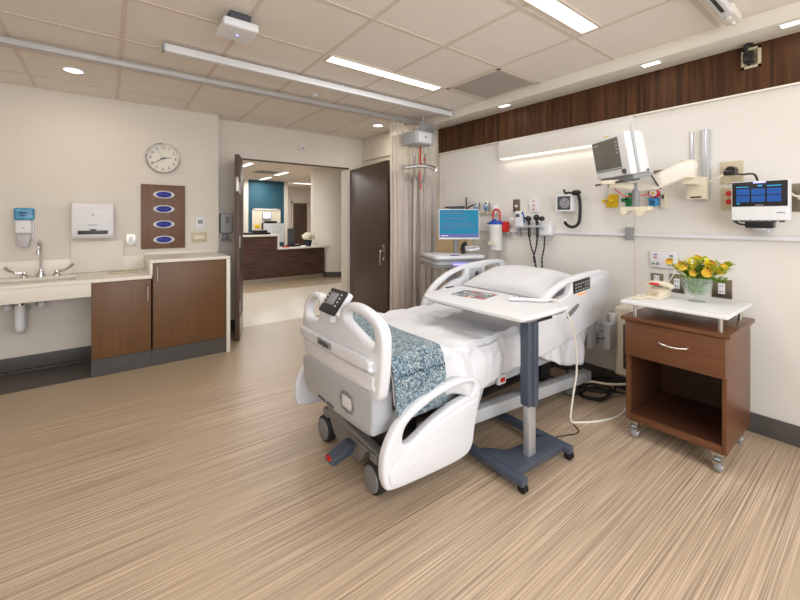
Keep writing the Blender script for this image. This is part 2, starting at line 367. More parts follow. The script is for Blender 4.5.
# rotate leaf about its hinge edge so it swings into the alcove
d1.location = Vector((1.245, DY-.265, .01)); d1.rotation_euler[2] = math.radians(-20)
lw = 1.14
d2 = struct('door_2', bx(-.0225, .0225, -lw, 0, .01, 2.095, .003), 'dark')
hx, hy, ang = 2.925, DY-.03, math.radians(-7.4)
obj('kick_plate', bx(-.0262, -.0226, -lw+.03, -.03, .015, .17, .001), 'steel', d2)
b = B(); b.box(-.032, -.0226, -lw+.06, -lw+.11, .86, 1.05, .004); b.tube([(-.03, -lw+.085, .98), (-.07, -lw+.085, .98), (-.075, -lw+.085, .95), (-.078, -lw+.09, .80)], .010, smooth=4)
obj('door_handle', b, 'chrome', d2)
b = B(); b.box(-.03, -.0226, -lw+.08, -lw+.12, 1.0, 1.02, .001)
for z in (.3, 1.1, 1.85): obj('hinge', B().cyl((0.0, .006, z-.06), (0.0, .006, z+.06), .009), 'steel', d2)
# re-seat door_2 at its hinge
off = d2.location.copy()
R = Matrix.Rotation(ang, 3, 'Z'); d2.location = Vector((hx, hy, 0)) + R @ off; d2.rotation_euler[2] = ang
# tall dark leaf edge in the opening (astragal side)
# ---- return wall trim & far corridor furniture
dk = thing('nurse_station_desk', 'long nurse station desk beyond the doorway with dark wood front and stepped white tops', 'desk', (2.7, 8.3, 0))
obj('front_panel', bx(.4, 2.97, 8.02, 8.06, .10, 1.0), 'desk', dk)
obj('front_panel', bx(2.97, 4.10, 8.02, 8.06, .10, .71), 'desk', dk)
obj('plinth', bx(.4, 4.08, 8.05, 8.10, 0, .10), 'steel', dk)
obj('high_top', B().box(.4, 3.0, 7.98, 8.36, 1.0, 1.035, .003).box(2.965, 3.0, 7.98, 8.36, .745, 1.0, .002), 'solid', dk)
obj('low_top', B().prism([(2.965, 7.96), (4.22, 7.96), (4.08, 8.08), (3.95, 8.38), (2.965, 8.38)], 'z', .71, .745, .003), 'solid', dk)
m = thing('computer_monitor', 'white back of a computer monitor on the nurse station desk', 'monitor', (3.05, 8.4, .745))
obj('casing', bx(2.80, 3.27, 8.40, 8.44, .84, 1.27, .01), 'white', m); obj('stand', B().box(3.0, 3.16, 8.28, 8.375, .7455, .757, .003).box(3.06, 3.10, 8.36, 8.40, .75, 1.0), 'grey', m)
m = thing('desk_telephone', 'dark telephone and display beside the white monitor on the nurse desk', 'telephone', (3.4, 8.25, .745))
obj('display', bx(3.30, 3.47, 8.26, 8.30, .78, 1.16, .01), 'dkgrey', m); obj('base', B().box(3.28, 3.56, 8.14, 8.34, .7455, .79, .01), 'black', m)
tag(obj('document_tray', B().box(2.3, 2.86, 8.14, 8.34, 1.036, 1.08, .01).box(2.5, 2.8, 8.16, 8.3, 1.08, 1.13, .01), 'black'), 'low black tray on the raised desk top beyond the doorway', 'tray')
tag(obj('stapler', bx(3.1, 3.24, 8.04, 8.09, .7455, .775, .008), 'red'), 'small red stapler on the lower nurse desk top', 'stapler')
fp = thing('flower_pot', 'navy pot on the right end of the nurse desk', 'pot', (3.74, 8.12, .7455))
b = B(); b.lathe([(.0, 0), (.06, 0), (.085, .13), (.08, .14), (.07, .13), (0, .12)], (3.74, 8.12, .7455)); obj('bowl', b, 'navy', fp)
b = B()
for k in range(26):
    a, e = random.uniform(0, 2*PI), random.uniform(.1, 1.4); r = .115
    b.sph((3.74+r*math.cos(a)*math.cos(e), 8.12+r*math.sin(a)*math.cos(e), .93+r*.8*math.sin(e)), .05, sub=2)
tag(obj('hydrangea', b, mat('cream_blossom', (240, 234, 206), .7, bump=.4, bscale=60)), 'rounded cream hydrangea bunch in the navy pot', 'flowers')
for k, (lx, y0, y1) in enumerate(((2.52, 8.4, 9.04), (3.82, 10.9, 11.77), (3.77, 9.5, 10.3))):
    c_ = thing('corridor_ceiling_light', ('nearest narrow lit strip on the corridor ceiling by the door', 'farthest narrow lit strip on corridor ceiling before teal wall', 'middle narrow lit strip on the corridor ceiling')[k], 'ceiling light', (lx, (y0+y1)/2, 2.585), 'corridor ceiling lights')
    obj('frame', bx(lx-.07, lx+.07, y0-.02, y1+.02, 2.592, 2.602), 'grid', c_); obj('diffuser', bx(lx-.05, lx+.05, y0, y1, 2.586, 2.593), 'lit', c_)
for k, (x0, x1, yy) in enumerate(((5.1, 5.8, 12.2), (5.0, 5.9, 9.6))):
    c_ = thing('corridor_ceiling_light', ('wide lit strip over the far corridor near the dark door', 'lit strip in corridor ceiling behind the curved wall')[k], 'ceiling light', ((x0+x1)/2, yy, 2.585), 'corridor ceiling lights')
    obj('frame', bx(x0-.02, x1+.02, yy-.08, yy+.08, 2.592, 2.602), 'grid', c_); obj('diffuser', bx(x0, x1, yy-.06, yy+.06, 2.586, 2.593), 'lit', c_)
v = thing('air_vent', 'square grey air vent in the corridor ceiling', 'vent', (3.3, 9.8, 2.58))
obj('frame', bx(3.02, 3.62, 9.5, 10.1, 2.59, 2.603), 'grid', v)
b = B()
for k in range(8): b.box(3.06, 3.58, 9.54+.068*k, 9.57+.068*k, 2.583, 2.595)
obj('grille', b, 'grey', v)

# ============================================================ CEILING FIXTURES
def strip(x0, x1, y, lab):
    t = thing('ceiling_light', lab, 'ceiling light', ((x0+x1)/2, y, CEIL-.015), 'ceiling strip lights')
    obj('frame', B().box(x0-.015, x1+.015, y-.065, y-.05, CEIL-.010, CEIL).box(x0-.015, x1+.015, y+.05, y+.065, CEIL-.010, CEIL).box(x0-.015, x0, y-.05, y+.05, CEIL-.010, CEIL).box(x1, x1+.015, y-.05, y+.05, CEIL-.010, CEIL), 'grid', t)
    obj('diffuser', bx(x0, x1, y-.05, y+.05, CEIL-.008, CEIL), 'lit', t)
strip(1.34, 2.46, 2.545, 'lit strip light in the ceiling above the foot of the bed')
strip(1.32, 2.48, 1.175, 'lit strip light at the top edge, nearest the camera')
def downlight(x, y, z, lab, m='lit'):
    t = thing('recessed_downlight', lab, 'downlight', (x, y, z-.01), 'round recessed downlights')
    b = B(); b.lathe([(.062, .01), (.078, .01), (.078, .004), (.062, .0), (.062, .01)], (x, y, z-.01)); obj('trim_ring', b, 'white', t)
    b = B(); b.cyl((x, y, z-.006), (x, y, z), .062); obj('lens', b, m, t)
downlight(-.225, 3.985, CEIL, 'round lit downlight in the ceiling over the sink')
downlight(2.81, 3.995, CEIL, 'round lit downlight in the ceiling near the open door')
for lx, ly in ((-.225, 3.985), (2.81, 3.995)):
    area('downlight_lamp', (lx, ly, CEIL-.02), .1, .1, 5, (1, .88, .74))
for k, (y, lab) in enumerate(((1.065, 'middle square lit lens in underside of the headwall beam'), (2.32, 'leftmost small lit lens in underside of the headwall beam'), (.36, 'rightmost lit lens in underside of the headwall beam'))):
    t = thing('beam_light', lab, 'downlight', (3.155, y, 2.48), 'small lights in the headwall beam')
    obj('bezel', B().box(3.12, 3.19, y-.06, y+.06, 2.4875, 2.49, .001), 'white', t); obj('lens', B().box(3.128, 3.182, y-.052, y+.052, 2.486, 2.488, .0005), 'lit', t)
    area('beam_lamp', (3.155, y, 2.47), .08, .08, .35, WARM)
v = thing('air_vent', 'square perforated return vent in the ceiling beside the headwall beam', 'vent', (2.80, 2.17, CEIL-.01))
obj('frame', B().box(2.53, 3.08, 1.91, 1.935, CEIL-.008, CEIL).box(2.53, 3.08, 2.47, 2.495, CEIL-.008, CEIL).box(2.53, 2.555, 1.91, 2.495, CEIL-.008, CEIL).box(3.06, 3.085, 1.91, 2.495, CEIL-.008, CEIL), 'grid', v)
obj('grille', bx(2.555, 3.06, 1.935, 2.47, CEIL-.005, CEIL), mat('perforated_grille', (186, 176, 168), .6, bump=.5, bscale=500), v)
# wireless device on the ceiling
t = thing('ceiling_sensor_unit', 'white wireless access box with blue light on the ceiling', 'access point', (.62, 2.36, 2.47))
obj('housing', bx(.525, .725, 2.255, 2.455, 2.475, 2.525, .018, 4), 'white', t); obj('bracket', B().box(.56, .70, 2.44, 2.50, 2.525, 2.575, .004).box(.57, .69, 2.30, 2.44, 2.525, CEIL, .004), 'dkgrey', t)
b = B(); b.sph((.625, 2.36, 2.474), .008, sub=2); obj('indicator', b, 'violet', t)
t = thing('ceiling_sprinkler', 'small white sprinkler cover in ceiling between the two rails', 'sprinkler', (1.63, 3.38, CEIL-.02)); b = B(); b.lathe([(0, 0), (.03, 0), (.035, .012), (.035, .02)], (1.63, 3.38, CEIL-.02)); obj('cover', b, 'white', t)
t = thing('smoke_detector', 'small white detector on the wall above the doorway', 'detector', (2.15, 4.86, 2.31)); b = B(); b.box(2.10, 2.20, 4.845, DY-.001, 2.32, 2.385, .012); obj('body', b, 'white', t); obj('lens', bx(2.13, 2.17, 4.84, 4.846, 2.335, 2.35, .002), 'grey', t)
# rails on ceiling
t = thing('curtain_track', 'long grey aluminium curtain track running across the ceiling', 'track', (1.0, 3.49, 2.53))
obj('rail', B().box(-2.5, 3.08, 3.472, 3.508, 2.535, 2.565, .003).box(-2.5, 3.08, 3.472, 3.480, 2.522, 2.536).box(-2.5, 3.08, 3.500, 3.508, 2.522, 2.536), mat('track_aluminium', (196, 194, 194), .45, .3), t)
for x in (-2.0, -.8, .4, 1.6, 2.8): obj('hanger', B().cyl((x, 3.49, 2.56), (x, 3.49, CEIL), .008), 'alu', t)
t = thing('lift_rail', 'white boxed patient lift rail under the ceiling, left of strip light', 'rail', (1.6, 2.97, 2.49))
obj('rail', bx(.31, 3.08, 2.945, 2.992, 2.512, 2.562, .004), 'white', t); obj('end_cap', bx(.297, .31, 2.94, 2.997, 2.508, 2.566, .003), 'grey', t)
for x in (.5, 1.7, 2.9): obj('hanger', B().cyl((x, 2.97, 2.56), (x, 2.97, CEIL), .012), 'alu', t)
t = thing('lift_rail', 'white rail end with black slot at the top right, meeting the headwall beam', 'rail', (2.7, .52, 2.49))
obj('rail', bx(1.3, 2.86, .56, .61, 2.525, 2.575, .004), 'white', t); obj('slot', bx(1.3, 2.76, .577, .593, 2.522, 2.526), 'black', t)
obj('bracket', B().box(2.80, 3.0, .55, .62, 2.53, 2.582, .006).cyl((2.87, .585, 2.515), (2.87, .585, 2.532), .014).cyl((2.97, .585, 2.515), (2.97, .585, 2.532), .012), 'solid', t)

# ============================================================ CURTAIN
def curtain(z0, z1, name, m, parent):
    b = B(); bm = b.bm; n = 150; rows = 14; g = []
    for j in range(rows+1):
        z = z0+(z1-z0)*j/rows; row = []
        for i in range(n+1):
            s = i/n; x = 2.66+.62*s; amp = .042+.012*math.sin(s*23)
            y = 3.50+amp*math.sin(s*2*PI*7+.8*math.sin(s*9))+.008*math.sin(z*3+s*20)+(0.03*s)
            x += .018*math.sin(s*2*PI*14+1)+.012*(1-(z/2.5))*math.sin(s*7)
            row.append(bm.verts.new((x, y, z)))
        g.append(row)
    for j in range(rows):
        for i in range(n): bm.faces.new((g[j][i], g[j][i+1], g[j+1][i+1], g[j+1][i]))
    return obj(name, b, m, parent)
t = thing('privacy_curtain', 'bunched taupe privacy curtain with pale mesh top beside the door', 'curtain', (2.95, 3.50, .28))
curtain(.28, 1.93, 'cloth', 'curt', t); curtain(1.93, 2.50, 'mesh_top', 'mesh', t)
for k in range(9):
    x = 2.68+.07*k; obj('hook', B().cyl((x, 3.49, 2.50), (x, 3.49, 2.54), .004, seg=8), 'white', t)

# ============================================================ LEFT WALL
t = thing('wall_clock', 'round chrome-rimmed wall clock above the brown glove panel', 'clock', (.469, SY, 1.87))
zc, cx0, yc0 = 2.022, .478, SY
rot = Matrix.Translation((cx0, yc0, zc)) @ Matrix.Rotation(PI/2, 4, 'X')
b = B(); b.lathe([(.150, .0), (.166, .0), (.168, .02), (.160, .034), (.150, .030), (.148, .012)], (0, 0, 0), 56, rot); obj('rim', b, 'chrome', t)
b = B(); b.cyl((cx0, yc0-.001, zc), (cx0, yc0-.012, zc), .150, seg=56); obj('dial', b, mat('clock_dial', (236, 232, 222), .5), t)
b = B()
for k in range(12):
    a = PI/2-(k+1)*PI/6; b.text(str(k+1), .04, face((cx0+.115*math.cos(a), yc0-.0135, zc+.115*math.sin(a)), (1, 0, 0), (0, 0, 1)))
for k in range(60):
    a = k*PI/30; p = Vector((cx0+.138*math.cos(a), yc0-.0135, zc+.138*math.sin(a))); q = Vector((cx0+.146*math.cos(a), yc0-.0135, zc+.146*math.sin(a))); b.cyl(p, q, .001, seg=5)
obj('numerals', b, 'label', t)
def hand(L, deg, wd, name, m='black'):
    a = math.radians(90-deg); dv = Vector((math.cos(a), 0, math.sin(a))); c_ = Vector((cx0, yc0-.018, zc))
    b = B(); b.cyl(c_-dv*.025, c_+dv*L, wd, wd*.4, seg=6); return obj(name, b, m, t)
hand(.075, 79, .005, 'hour_hand'); hand(.115, 237, .0038, 'minute_hand'); hand(.12, 330, .0015, 'second_hand', 'dkgrey')
# glove dispenser panel
t = thing('glove_dispenser_panel', 'brown wall panel with four oval glove openings under the clock', 'glove dispenser', (.484, SY, 1.055))
obj('panel', bx(.279, .689, SY-.02, SY, 1.055, 1.737, .002), 'board', t)
for z in (1.632, 1.478, 1.315, 1.15):
    rm = Matrix.Translation((.486, SY-.02, z)) @ Matrix.Rotation(PI/2, 4, 'X') @ Matrix.Scale(.42, 4, (0, 1, 0))
    b = B(); b.lathe([(.070, 0), (.100, 0), (.098, .010), (.085, .014), (.072, .006), (.070, 0)], (0, 0, 0), 40, rm); rim = obj('opening_rim', b, 'white', t)
    b = B(); b.sph((.486, SY-.018, z), .072, (1, .22, .42), 3)
    for v_ in b.bm.verts: v_.co += Vector((0, -abs(noise.noise(v_.co*55))*.012, noise.noise(v_.co*40)*.006))
    obj('glove', b, 'glove', rim)
# soap dispenser
t = thing('soap_dispenser', 'blue and white foam soap dispenser on the wall over the faucet', 'soap dispenser', (-.605, SY, 1.10))
obj('back_plate', bx(-.67, -.54, SY-.03, SY, 1.20, 1.45, .012), 'white', t)
obj('cartridge', bx(-.668, -.534, SY-.10, SY-.03, 1.36, 1.47, .02, 4), mat('soap_blue', (92, 172, 200), .3, rgb2=(60, 130, 180), vscale=20), t)
obj('cover', bx(-.66, -.55, SY-.11, SY-.03, 1.24, 1.36, .02, 4), 'white', t)
obj('nozzle_guard', B().prism([(-.655, 1.24), (-.555, 1.24), (-.57, 1.12), (-.64, 1.12)], 'y', SY-.10, SY-.01, .012), mat('translucent_plastic', (220, 216, 220), .35, trans=.3), t)
obj('lettering', B().box(-.635, -.575, SY-.102, SY-.10, 1.42, 1.43).box(-.625, -.59, SY-.102, SY-.10, 1.40, 1.408).box(-.615, -.595, SY-.112, SY-.11, 1.29, 1.294), 'label', t)
# towel dispenser
TY = SY-.21
t = thing('paper_towel_dispenser', 'large white paper towel dispenser on the wall beside the soap dispenser', 'towel dispenser', (-.11, SY, 1.19))
b = B(); b.prism([(SY, 1.19), (SY, 1.53), (TY+.06, 1.53), (TY+.02, 1.51), (TY, 1.46), (TY+.01, 1.22), (TY+.03, 1.19)], 'x', -.27, .045, .012); obj('housing', b, 'white', t)
obj('slot', bx(-.225, .0, TY+.003, TY+.014, 1.228, 1.262, .003), 'black', t); obj('lever', bx(-.135, -.09, TY-.004, TY+.01, 1.263, 1.275, .002), 'black', t)
obj('lettering', B().box(-.15, -.08, TY+.002, TY+.006, 1.312, 1.318).lathe([(.006, 0), (.010, 0), (.010, .002), (.006, .002)], (0, 0, 0), 16, Matrix.Translation((-.115, TY+.0035, 1.41)) @ Matrix.Rotation(PI/2, 4, 'X')), 'grey', t)
tag(obj('splash_panel', bx(-.285, .125, SY-.018, SY-.0125, .852, 1.155, .002), 'apron'), 'pale rectangular splash panel on the wall under the towel dispenser', 'wall panel')
def wplate_y(x, z, w_, h, name, lab, cat_, m='white', inner=None, im='grey', grp=None, y=SY):
    t = thing(name, lab, cat_, (x, y, z-h/2), grp); obj('cover_plate', bx(x-w_/2, x+w_/2, y-.012, y-.001, z-h/2, z+h/2, .003), m, t)
    if inner: obj('face', bx(x-inner[0]/2, x+inner[0]/2, y-.018, y-.011, z+inner[2]-inner[1]/2, z+inner[2]+inner[1]/2, .002), im, t)
    return t
wplate_y(.192, 1.155, .085, .125, 'wall_outlet', 'steel outlet plate between the towel dispenser and brown panel', 'outlet', 'steel', (.04, .07, 0), 'white')
wplate_y(.842, 1.325, .095, .13, 'thermostat', 'white thermostat with grey display at right of the brown panel', 'thermostat', 'white', (.05, .045, .015), 'grey')
wplate_y(.833, 1.165, .155, .11, 'switch_plate', 'beige four-gang switch plate under the thermostat', 'switch', 'gold', (.11, .045, 0), 'cream')
# alcove dispenser
t = thing('hand_sanitizer_dispenser', 'grey hand sanitizer dispenser on alcove wall by the door', 'dispenser', (1.15, DY, 1.09))
obj('housing', bx(1.08, 1.215, DY-.10, DY, 1.20, 1.44, .02, 4), 'bedg', t); obj('window', bx(1.13, 1.18, DY-.104, DY-.098, 1.32, 1.40, .004), 'clear', t)
obj('drip_tray', B().box(1.105, 1.205, DY-.11, DY, 1.11, 1.125, .004).box(1.12, 1.19, DY-.03, DY, 1.12, 1.23, .004), 'grey', t)

# ---- sink counter
FY = 4.12
t = thing('sink_countertop', 'cream solid-surface countertop stepping up over the tall cabinet', 'countertop', (-.2, 4.4, .70))
obj('sink_top', B().plate([(-2.5, FY-.015), (.33, FY-.015), (.33, SY-.001), (-2.5, SY-.001)], [[(-.75, 4.25), (-.23, 4.25), (-.23, 4.53), (-.75, 4.53)]], 'z', .82, .85, .003, 1), 'solid', t)
obj('apron', B().box(-2.5, -.115, FY-.008, FY+.02, .705, .82, .002), 'apron', t)
b = B(); b.box(.312, .335, FY-.012, SY-.001, .8505, .961, .001); obj('step_panel', b, 'solid', t)
obj('raised_top', bx(.31, 1.02, FY-.015, SY-.001, .96, .99, .004), 'solid', t)
obj('end_panel', bx(.985, 1.02, FY-.015, SY-.001, 0, .96, .003), 'solid', t)
obj('backsplash', B().box(-2.5, .31, SY-.012, SY-.001, .85, .99, .003).box(.31, 1.02, SY-.012, SY-.001, .99, 1.02, .002), 'solid', t)
b = B(); b.box(-.77, -.21, 4.225, 4.240, .70, .8195); b.box(-.77, -.21, 4.540, 4.555, .70, .8195); b.box(-.775, -.76, 4.225, 4.555, .70, .8195); b.box(-.22, -.205, 4.225, 4.555, .70, .8195); b.box(-.775, -.205, 4.225, 4.555, .69, .70); obj('basin', b, 'solid', t)
t = thing('base_cabinet', 'low brown wood cabinet with one door beside the open sink space', 'cabinet', (.1, 4.4, 0), 'sink wall cabinets')
obj('body', bx(-.115, .325, FY+.02, SY-.002, .13, .818), 'wood', t); d = obj('door', bx(-.112, .322, FY, FY+.02, .155, .815, .002), 'wood', t)
obj('handle', B().tube([(.295, FY, .615), (.295, FY-.03, .62), (.295, FY-.03, .755), (.295, FY, .76)], .005, smooth=0), 'steel', d)
obj('toe_kick', bx(-.115, .33, FY+.012, FY+.03, 0, .15), 'base', t)
t = thing('base_cabinet', 'tall brown wood cabinet with one door under the raised counter', 'cabinet', (.65, 4.4, 0), 'sink wall cabinets')
obj('body', bx(.337, .983, FY+.02, SY-.002, .13, .958), 'wood', t); d = obj('door', bx(.34, .965, FY, FY+.02, .155, .955, .002), 'wood', t)
obj('handle', B().tube([(.372, FY, .79), (.372, FY-.03, .795), (.372, FY-.03, .925), (.372, FY, .93)], .005, smooth=0), 'steel', d)
obj('toe_kick', bx(.332, .983, FY+.012, FY+.03, 0, .15), 'base', t)
# faucet
t = thing('gooseneck_faucet', 'chrome gooseneck sink faucet with two wrist-blade handles', 'faucet', (-.49, 4.6, .85))
b = B(); b.lathe([(0, 0), (.032, 0), (.030, .02), (.018, .05), (.014, .07), (0, .07)], (-.49, 4.62, .85)); b.tube([(-.49, 4.62, .9), (-.49, 4.62, 1.10), (-.49, 4.60, 1.155), (-.49, 4.55, 1.175), (-.49, 4.49, 1.15), (-.49, 4.475, 1.09)], .011); b.cyl((-.49, 4.475, 1.06), (-.49, 4.475, 1.10), .015); obj('spout', b, 'chrome', t)
for s, hxx in ((-1, -.60), (1, -.38)):
    b = B(); b.lathe([(0, 0), (.030, 0), (.026, .02), (.015, .035), (.014, .05), (0, .052)], (hxx, 4.62, .85)); b.tube([(hxx, 4.62, .89), (hxx+s*.05, 4.60, .895), (hxx+s*.09, 4.585, .92), (hxx+s*.12, 4.575, .955)], lambda q: .0065+.008*q); obj('handle', b, 'chrome', t)
t = thing('paper_towel_stack', 'flat beige folded towel lying on the counter by the step', 'towel', (.13, 4.45, .85))
b = B(); b.box(.0, .24, 4.42, 4.52, .851, .865, .004); obj('fold', b, 'gold', t)
# drain
t = thing('drain_trap', 'white wrapped drain pipes hanging under the sink', 'pipe', (-.6, 4.4, .43))
b = B(); b.cyl((-.60, 4.42, .62), (-.60, 4.42, .74), .018); b.cyl((-.60, 4.42, .63), (-.60, 4.42, .65), .03); obj('tailpiece', b, 'chrome', t)
b = B(); b.tube([(-.60, 4.42, .64), (-.60, 4.42, .48), (-.60, 4.44, .43), (-.60, 4.50, .42), (-.60, 4.54, .47), (-.60, 4.56, .55), (-.60, 4.70, .56)], .036, 14); obj('trap_cover', b, 'white', t)
for x in (-.72, -.50):
    b = B(); b.tube([(x, 4.705, .60), (x, 4.66, .60), (x+.02, 4.60, .60)], .03, 12); b.sph((x+.02, 4.585, .60), .034); obj('supply_cover', b, 'white', t)

# ============================================================ HEADWALL
t = thing('wall_rail', 'slim white equipment rail running along the whole headwall', 'rail', (WX, .8, 1.235))
obj('rail', B().box(WX-.022, WX-.004, -1.9, 3.40, 1.235, 1.262, .004).box(WX-.006, WX, -1.9, 3.40, 1.242, 1.255), 'white', t)
tag(obj('rail_bracket', bx(WX-.045, WX-.0225, 1.235, 1.295, 1.205, 1.305, .006), 'grey'), 'small grey bracket clipped on the rail left of the flowers', 'bracket')
t = thing('overbed_light', 'long white wall light with glowing lower edge above the bed head', 'wall light', (WX, 1.86, 1.97))
b = B(); b.prism([(WX, 2.00), (WX, 2.17), (WX-.07, 2.17), (WX-.085, 2.15), (WX-.085, 1.995)], 'y', 1.235, 2.47, .003); obj('housing', b, 'head', t)
obj('diffuser', bx(WX-.075, WX-.01, 1.26, 2.465, 1.985, 1.996, .003), 'litd', t)
obj('end_cap', bx(WX-.09, WX, 1.22, 1.235, 1.995, 2.12, .003), 'head', t)
area('overbed_lamp', (WX-.05, 1.86, 1.965), .05, 1.15, .45, (1, .95, .88))
# camera box in wood band
t = thing('wall_box', 'open pale wall box with black plug on the wood band', 'wall box', (WX-.02, .565, 2.34), None)
obj('frame', B().box(WX-.03, WX-.02, .52, .535, 2.34, 2.47).box(WX-.03, WX-.02, .598, .613, 2.34, 2.47).box(WX-.03, WX-.02, .52, .613, 2.34, 2.355).box(WX-.03, WX-.02, .52, .613, 2.455, 2.47), 'gold', t)
obj('back_panel', bx(WX-.024, WX-.0201, .535, .598, 2.355, 2.455), 'steelp', t)
obj('plug', B().box(WX-.07, WX-.024, .55, .60, 2.37, 2.44, .012).tube([(WX-.06, .585, 2.43), (WX-.08, .58, 2.47), (WX-.05, .56, 2.485)], .012).tube([(WX-.06, .57, 2.38), (WX-.07, .57, 2.35)], .008, smooth=0), 'black', t)
def wp(y, z, w_, h, name, lab, cat_, m='white', th=.008, grp=None):
    t = thing(name, lab, cat_, (WX, y, z-h/2), grp); obj('cover_plate', bx(WX-th, WX, y-w_/2, y+w_/2, z-h/2, z+h/2, .002), m, t); return t
def recept(t, y, z, th=.008, m='white'):
    o = obj('receptacle', bx(WX-th-.005, WX-th, y-.018, y+.018, z-.036, z+.036, .003), m, t)
    b = B()
    for dz in (-.019, .019):
        for dy in (-.007, .007): b.box(WX-th-.0065, WX-th-.0045, y+dy-.0015, y+dy+.0015, z+dz-.006, z+dz+.006)
    obj('slots', b, 'black', o)
t = wp(2.31, 1.505, .08, .13, 'switch_plate', 'brushed steel wall plate with white button above thermometer', 'switch', 'steelp'); obj('button', bx(WX-.014, WX-.008, 2.295, 2.325, 1.49, 1.515, .003), 'white', t)
t = wp(2.11, 1.505, .10, .13, 'nurse_call_plate', 'white nurse call plate with small dark sockets above the otoscopes', 'wall plate', 'white', .02)
obj('sockets', B().box(WX-.023, WX-.019, 2.098, 2.118, 1.54, 1.55).box(WX-.023, WX-.019, 2.098, 2.118, 1.50, 1.51).box(WX-.023, WX-.019, 2.098, 2.118, 1.46, 1.47), 'red', t)
# multi panel above the nightstand
t = thing('nurse_call_station', 'wide white call station plate above the cream telephone', 'wall plate', (WX, 1.045, 1.0)); obj('cover_plate', bx(WX-.02, WX, .96, 1.13, 1.005, 1.13, .006), 'white', t)
obj('blue_button', bx(WX-.024, WX-.019, 1.085, 1.105, 1.10, 1.107, .001), 'bluep', t); obj('red_button', bx(WX-.024, WX-.019, 1.085, 1.105, 1.078, 1.086, .001), 'red', t); obj('green_button', bx(WX-.024, WX-.019, .985, 1.005, 1.075, 1.085, .001), 'green', t); obj('black_button', bx(WX-.024, WX-.019, .985, 1.005, 1.095, 1.104, .001), 'black', t)
for y in (1.11, 1.08, 1.01, .98): obj('socket', B().cyl((WX-.024, y, 1.035), (WX-.018, y, 1.035), .011), 'grey', t)
t = wp(1.09, .91, .08, .10, 'wall_outlet', 'dark steel outlet plate behind the cream telephone', 'outlet', 'steelp'); recept(t, 1.09, .91)
t = wp(.965, .90, .09, .135, 'wall_outlet', 'steel outlet plate between telephone and flower vase', 'outlet', 'steelp'); recept(t, .965, .90)
t = wp(.715, .90, .105, .125, 'wall_outlet', 'wide steel outlet plate right of the flower vase', 'outlet', 'steelp'); recept(t, .715, .90)
t = wp(.665, 1.68, .115, .15, 'wall_outlet', 'square steel plate with black plug above the touchscreen monitor', 'outlet', 'gold')
obj('plug', B().cyl((WX-.07, .66, 1.69), (WX-.008, .66, 1.69), .026, .03).box(WX-.10, WX-.07, .63, .69, 1.655, 1.69, .01), 'black', t)
t = wp(.67, 1.505, .10, .15, 'wall_outlet', 'steel plate with two red sockets left of the touchscreen monitor', 'outlet', 'gold')
for z in (1.54, 1.485): obj('red_socket', B().cyl((WX-.02, .675, z), (WX-.008, .675, z), .018), 'red', t)
t = wp(.345, 1.50, .12, .17, 'wall_outlet', 'steel connector plate at right of the touchscreen monitor', 'outlet', 'steelp')
obj('connector', B().cyl((WX-.04, .35, 1.50), (WX-.008, .35, 1.50), .015).tube([(WX-.04, .35, 1.50), (WX-.10, .37, 1.51), (WX-.14, .385, 1.53)], .006), 'cream', t)
t = wp(1.06, 1.725, .10, .03, 'wall_outlet', 'small steel plate half hidden behind the monitor arm', 'outlet', 'steelp')
# vertical channel + arm + monitor
t = wm = thing('articulated_wall_mount', 'cream jointed monitor mount arm on twin vertical aluminium wall channels', 'monitor mount', (WX, .83, 1.50))
obj('channel', B().box(WX-.035, WX, .775, .812, 1.50, 1.99, .003).box(WX-.040, WX-.034, .782, .788, 1.50, 1.99).box(WX-.040, WX-.034, .799, .805, 1.50, 1.99), 'alu', t)
obj('cable_cover', B().box(WX-.012, WX, .868, .885, 1.66, 1.99, .002), 'alu', t)
obj('sliding_block', B().box(WX-.10, WX-.03, .775, .885, 1.505, 1.66, .01), 'cream', t)
obj('vent_slot', B().box(WX-.102, WX-.099, .80, .86, 1.515, 1.525), 'black', t)
b = B(); b.prism([(.78, 1.745), (.86, 1.75), (1.12, 1.64), (1.16, 1.60), (1.12, 1.565), (1.0, 1.575), (.80, 1.655)], 'x', 3.05, 3.14, .02); obj('upper_arm', b, 'solid', t)
obj('pivot', B().cyl((3.10, .835, 1.64), (3.10, .835, 1.76), .045, bev=.006).box(3.10, 3.25, .80, .87, 1.60, 1.66, .01), 'cream', t)
obj('lower_joint', B().cyl((3.07, 1.13, 1.46), (3.07, 1.13, 1.63), .026, bev=.004), 'grey', t)
obj('support_arm', B().tube([(3.08, 1.14, 1.60), (3.0, 1.20, 1.615), (2.95, 1.26, 1.63)], .03).box(2.90, 3.02, 1.18, 1.30, 1.62, 1.65, .01), 'cream', t)
obj('basket_bracket', B().prism([(1.03, 1.46), (1.22, 1.46), (1.22, 1.40), (1.19, 1.40), (1.17, 1.43), (1.13, 1.43), (1.115, 1.39), (1.085, 1.39), (1.07, 1.42), (1.03, 1.43)], 'x', 3.03, 3.11, .01), 'cream', t)
obj('power_cord', B().tube([(WX-.09, .68, 1.675), (WX-.09, .72, 1.64), (WX-.07, .80, 1.615), (WX-.04, .87, 1.62)], .006), 'cream', wm)
mw, mh = .379, .293; Cm = Vector((2.90, 1.236, 1.813))
t = thing('patient_monitor', 'bulky white patient monitor with grey screen tilted down over bed', 'monitor', tuple(Cm))
x0, y0, z0 = Cm; yl, yr = y0+mw/2, y0-mw/2
obj('bezel', B().box(x0, x0+.05, yr, yl, z0-mh/2, z0+mh/2, .012, 3), 'white', t)
obj('screen', bx(x0-.003, x0+.001, yr+.075, yl-.012, z0-mh/2+.05, z0+mh/2-.02, .001), 'screenoff', t)
b = B()
for k in range(4): b.box(x0-.0038, x0-.003, yr+.085, yr+.105, z0+.09-.025*k, z0+.098-.025*k)
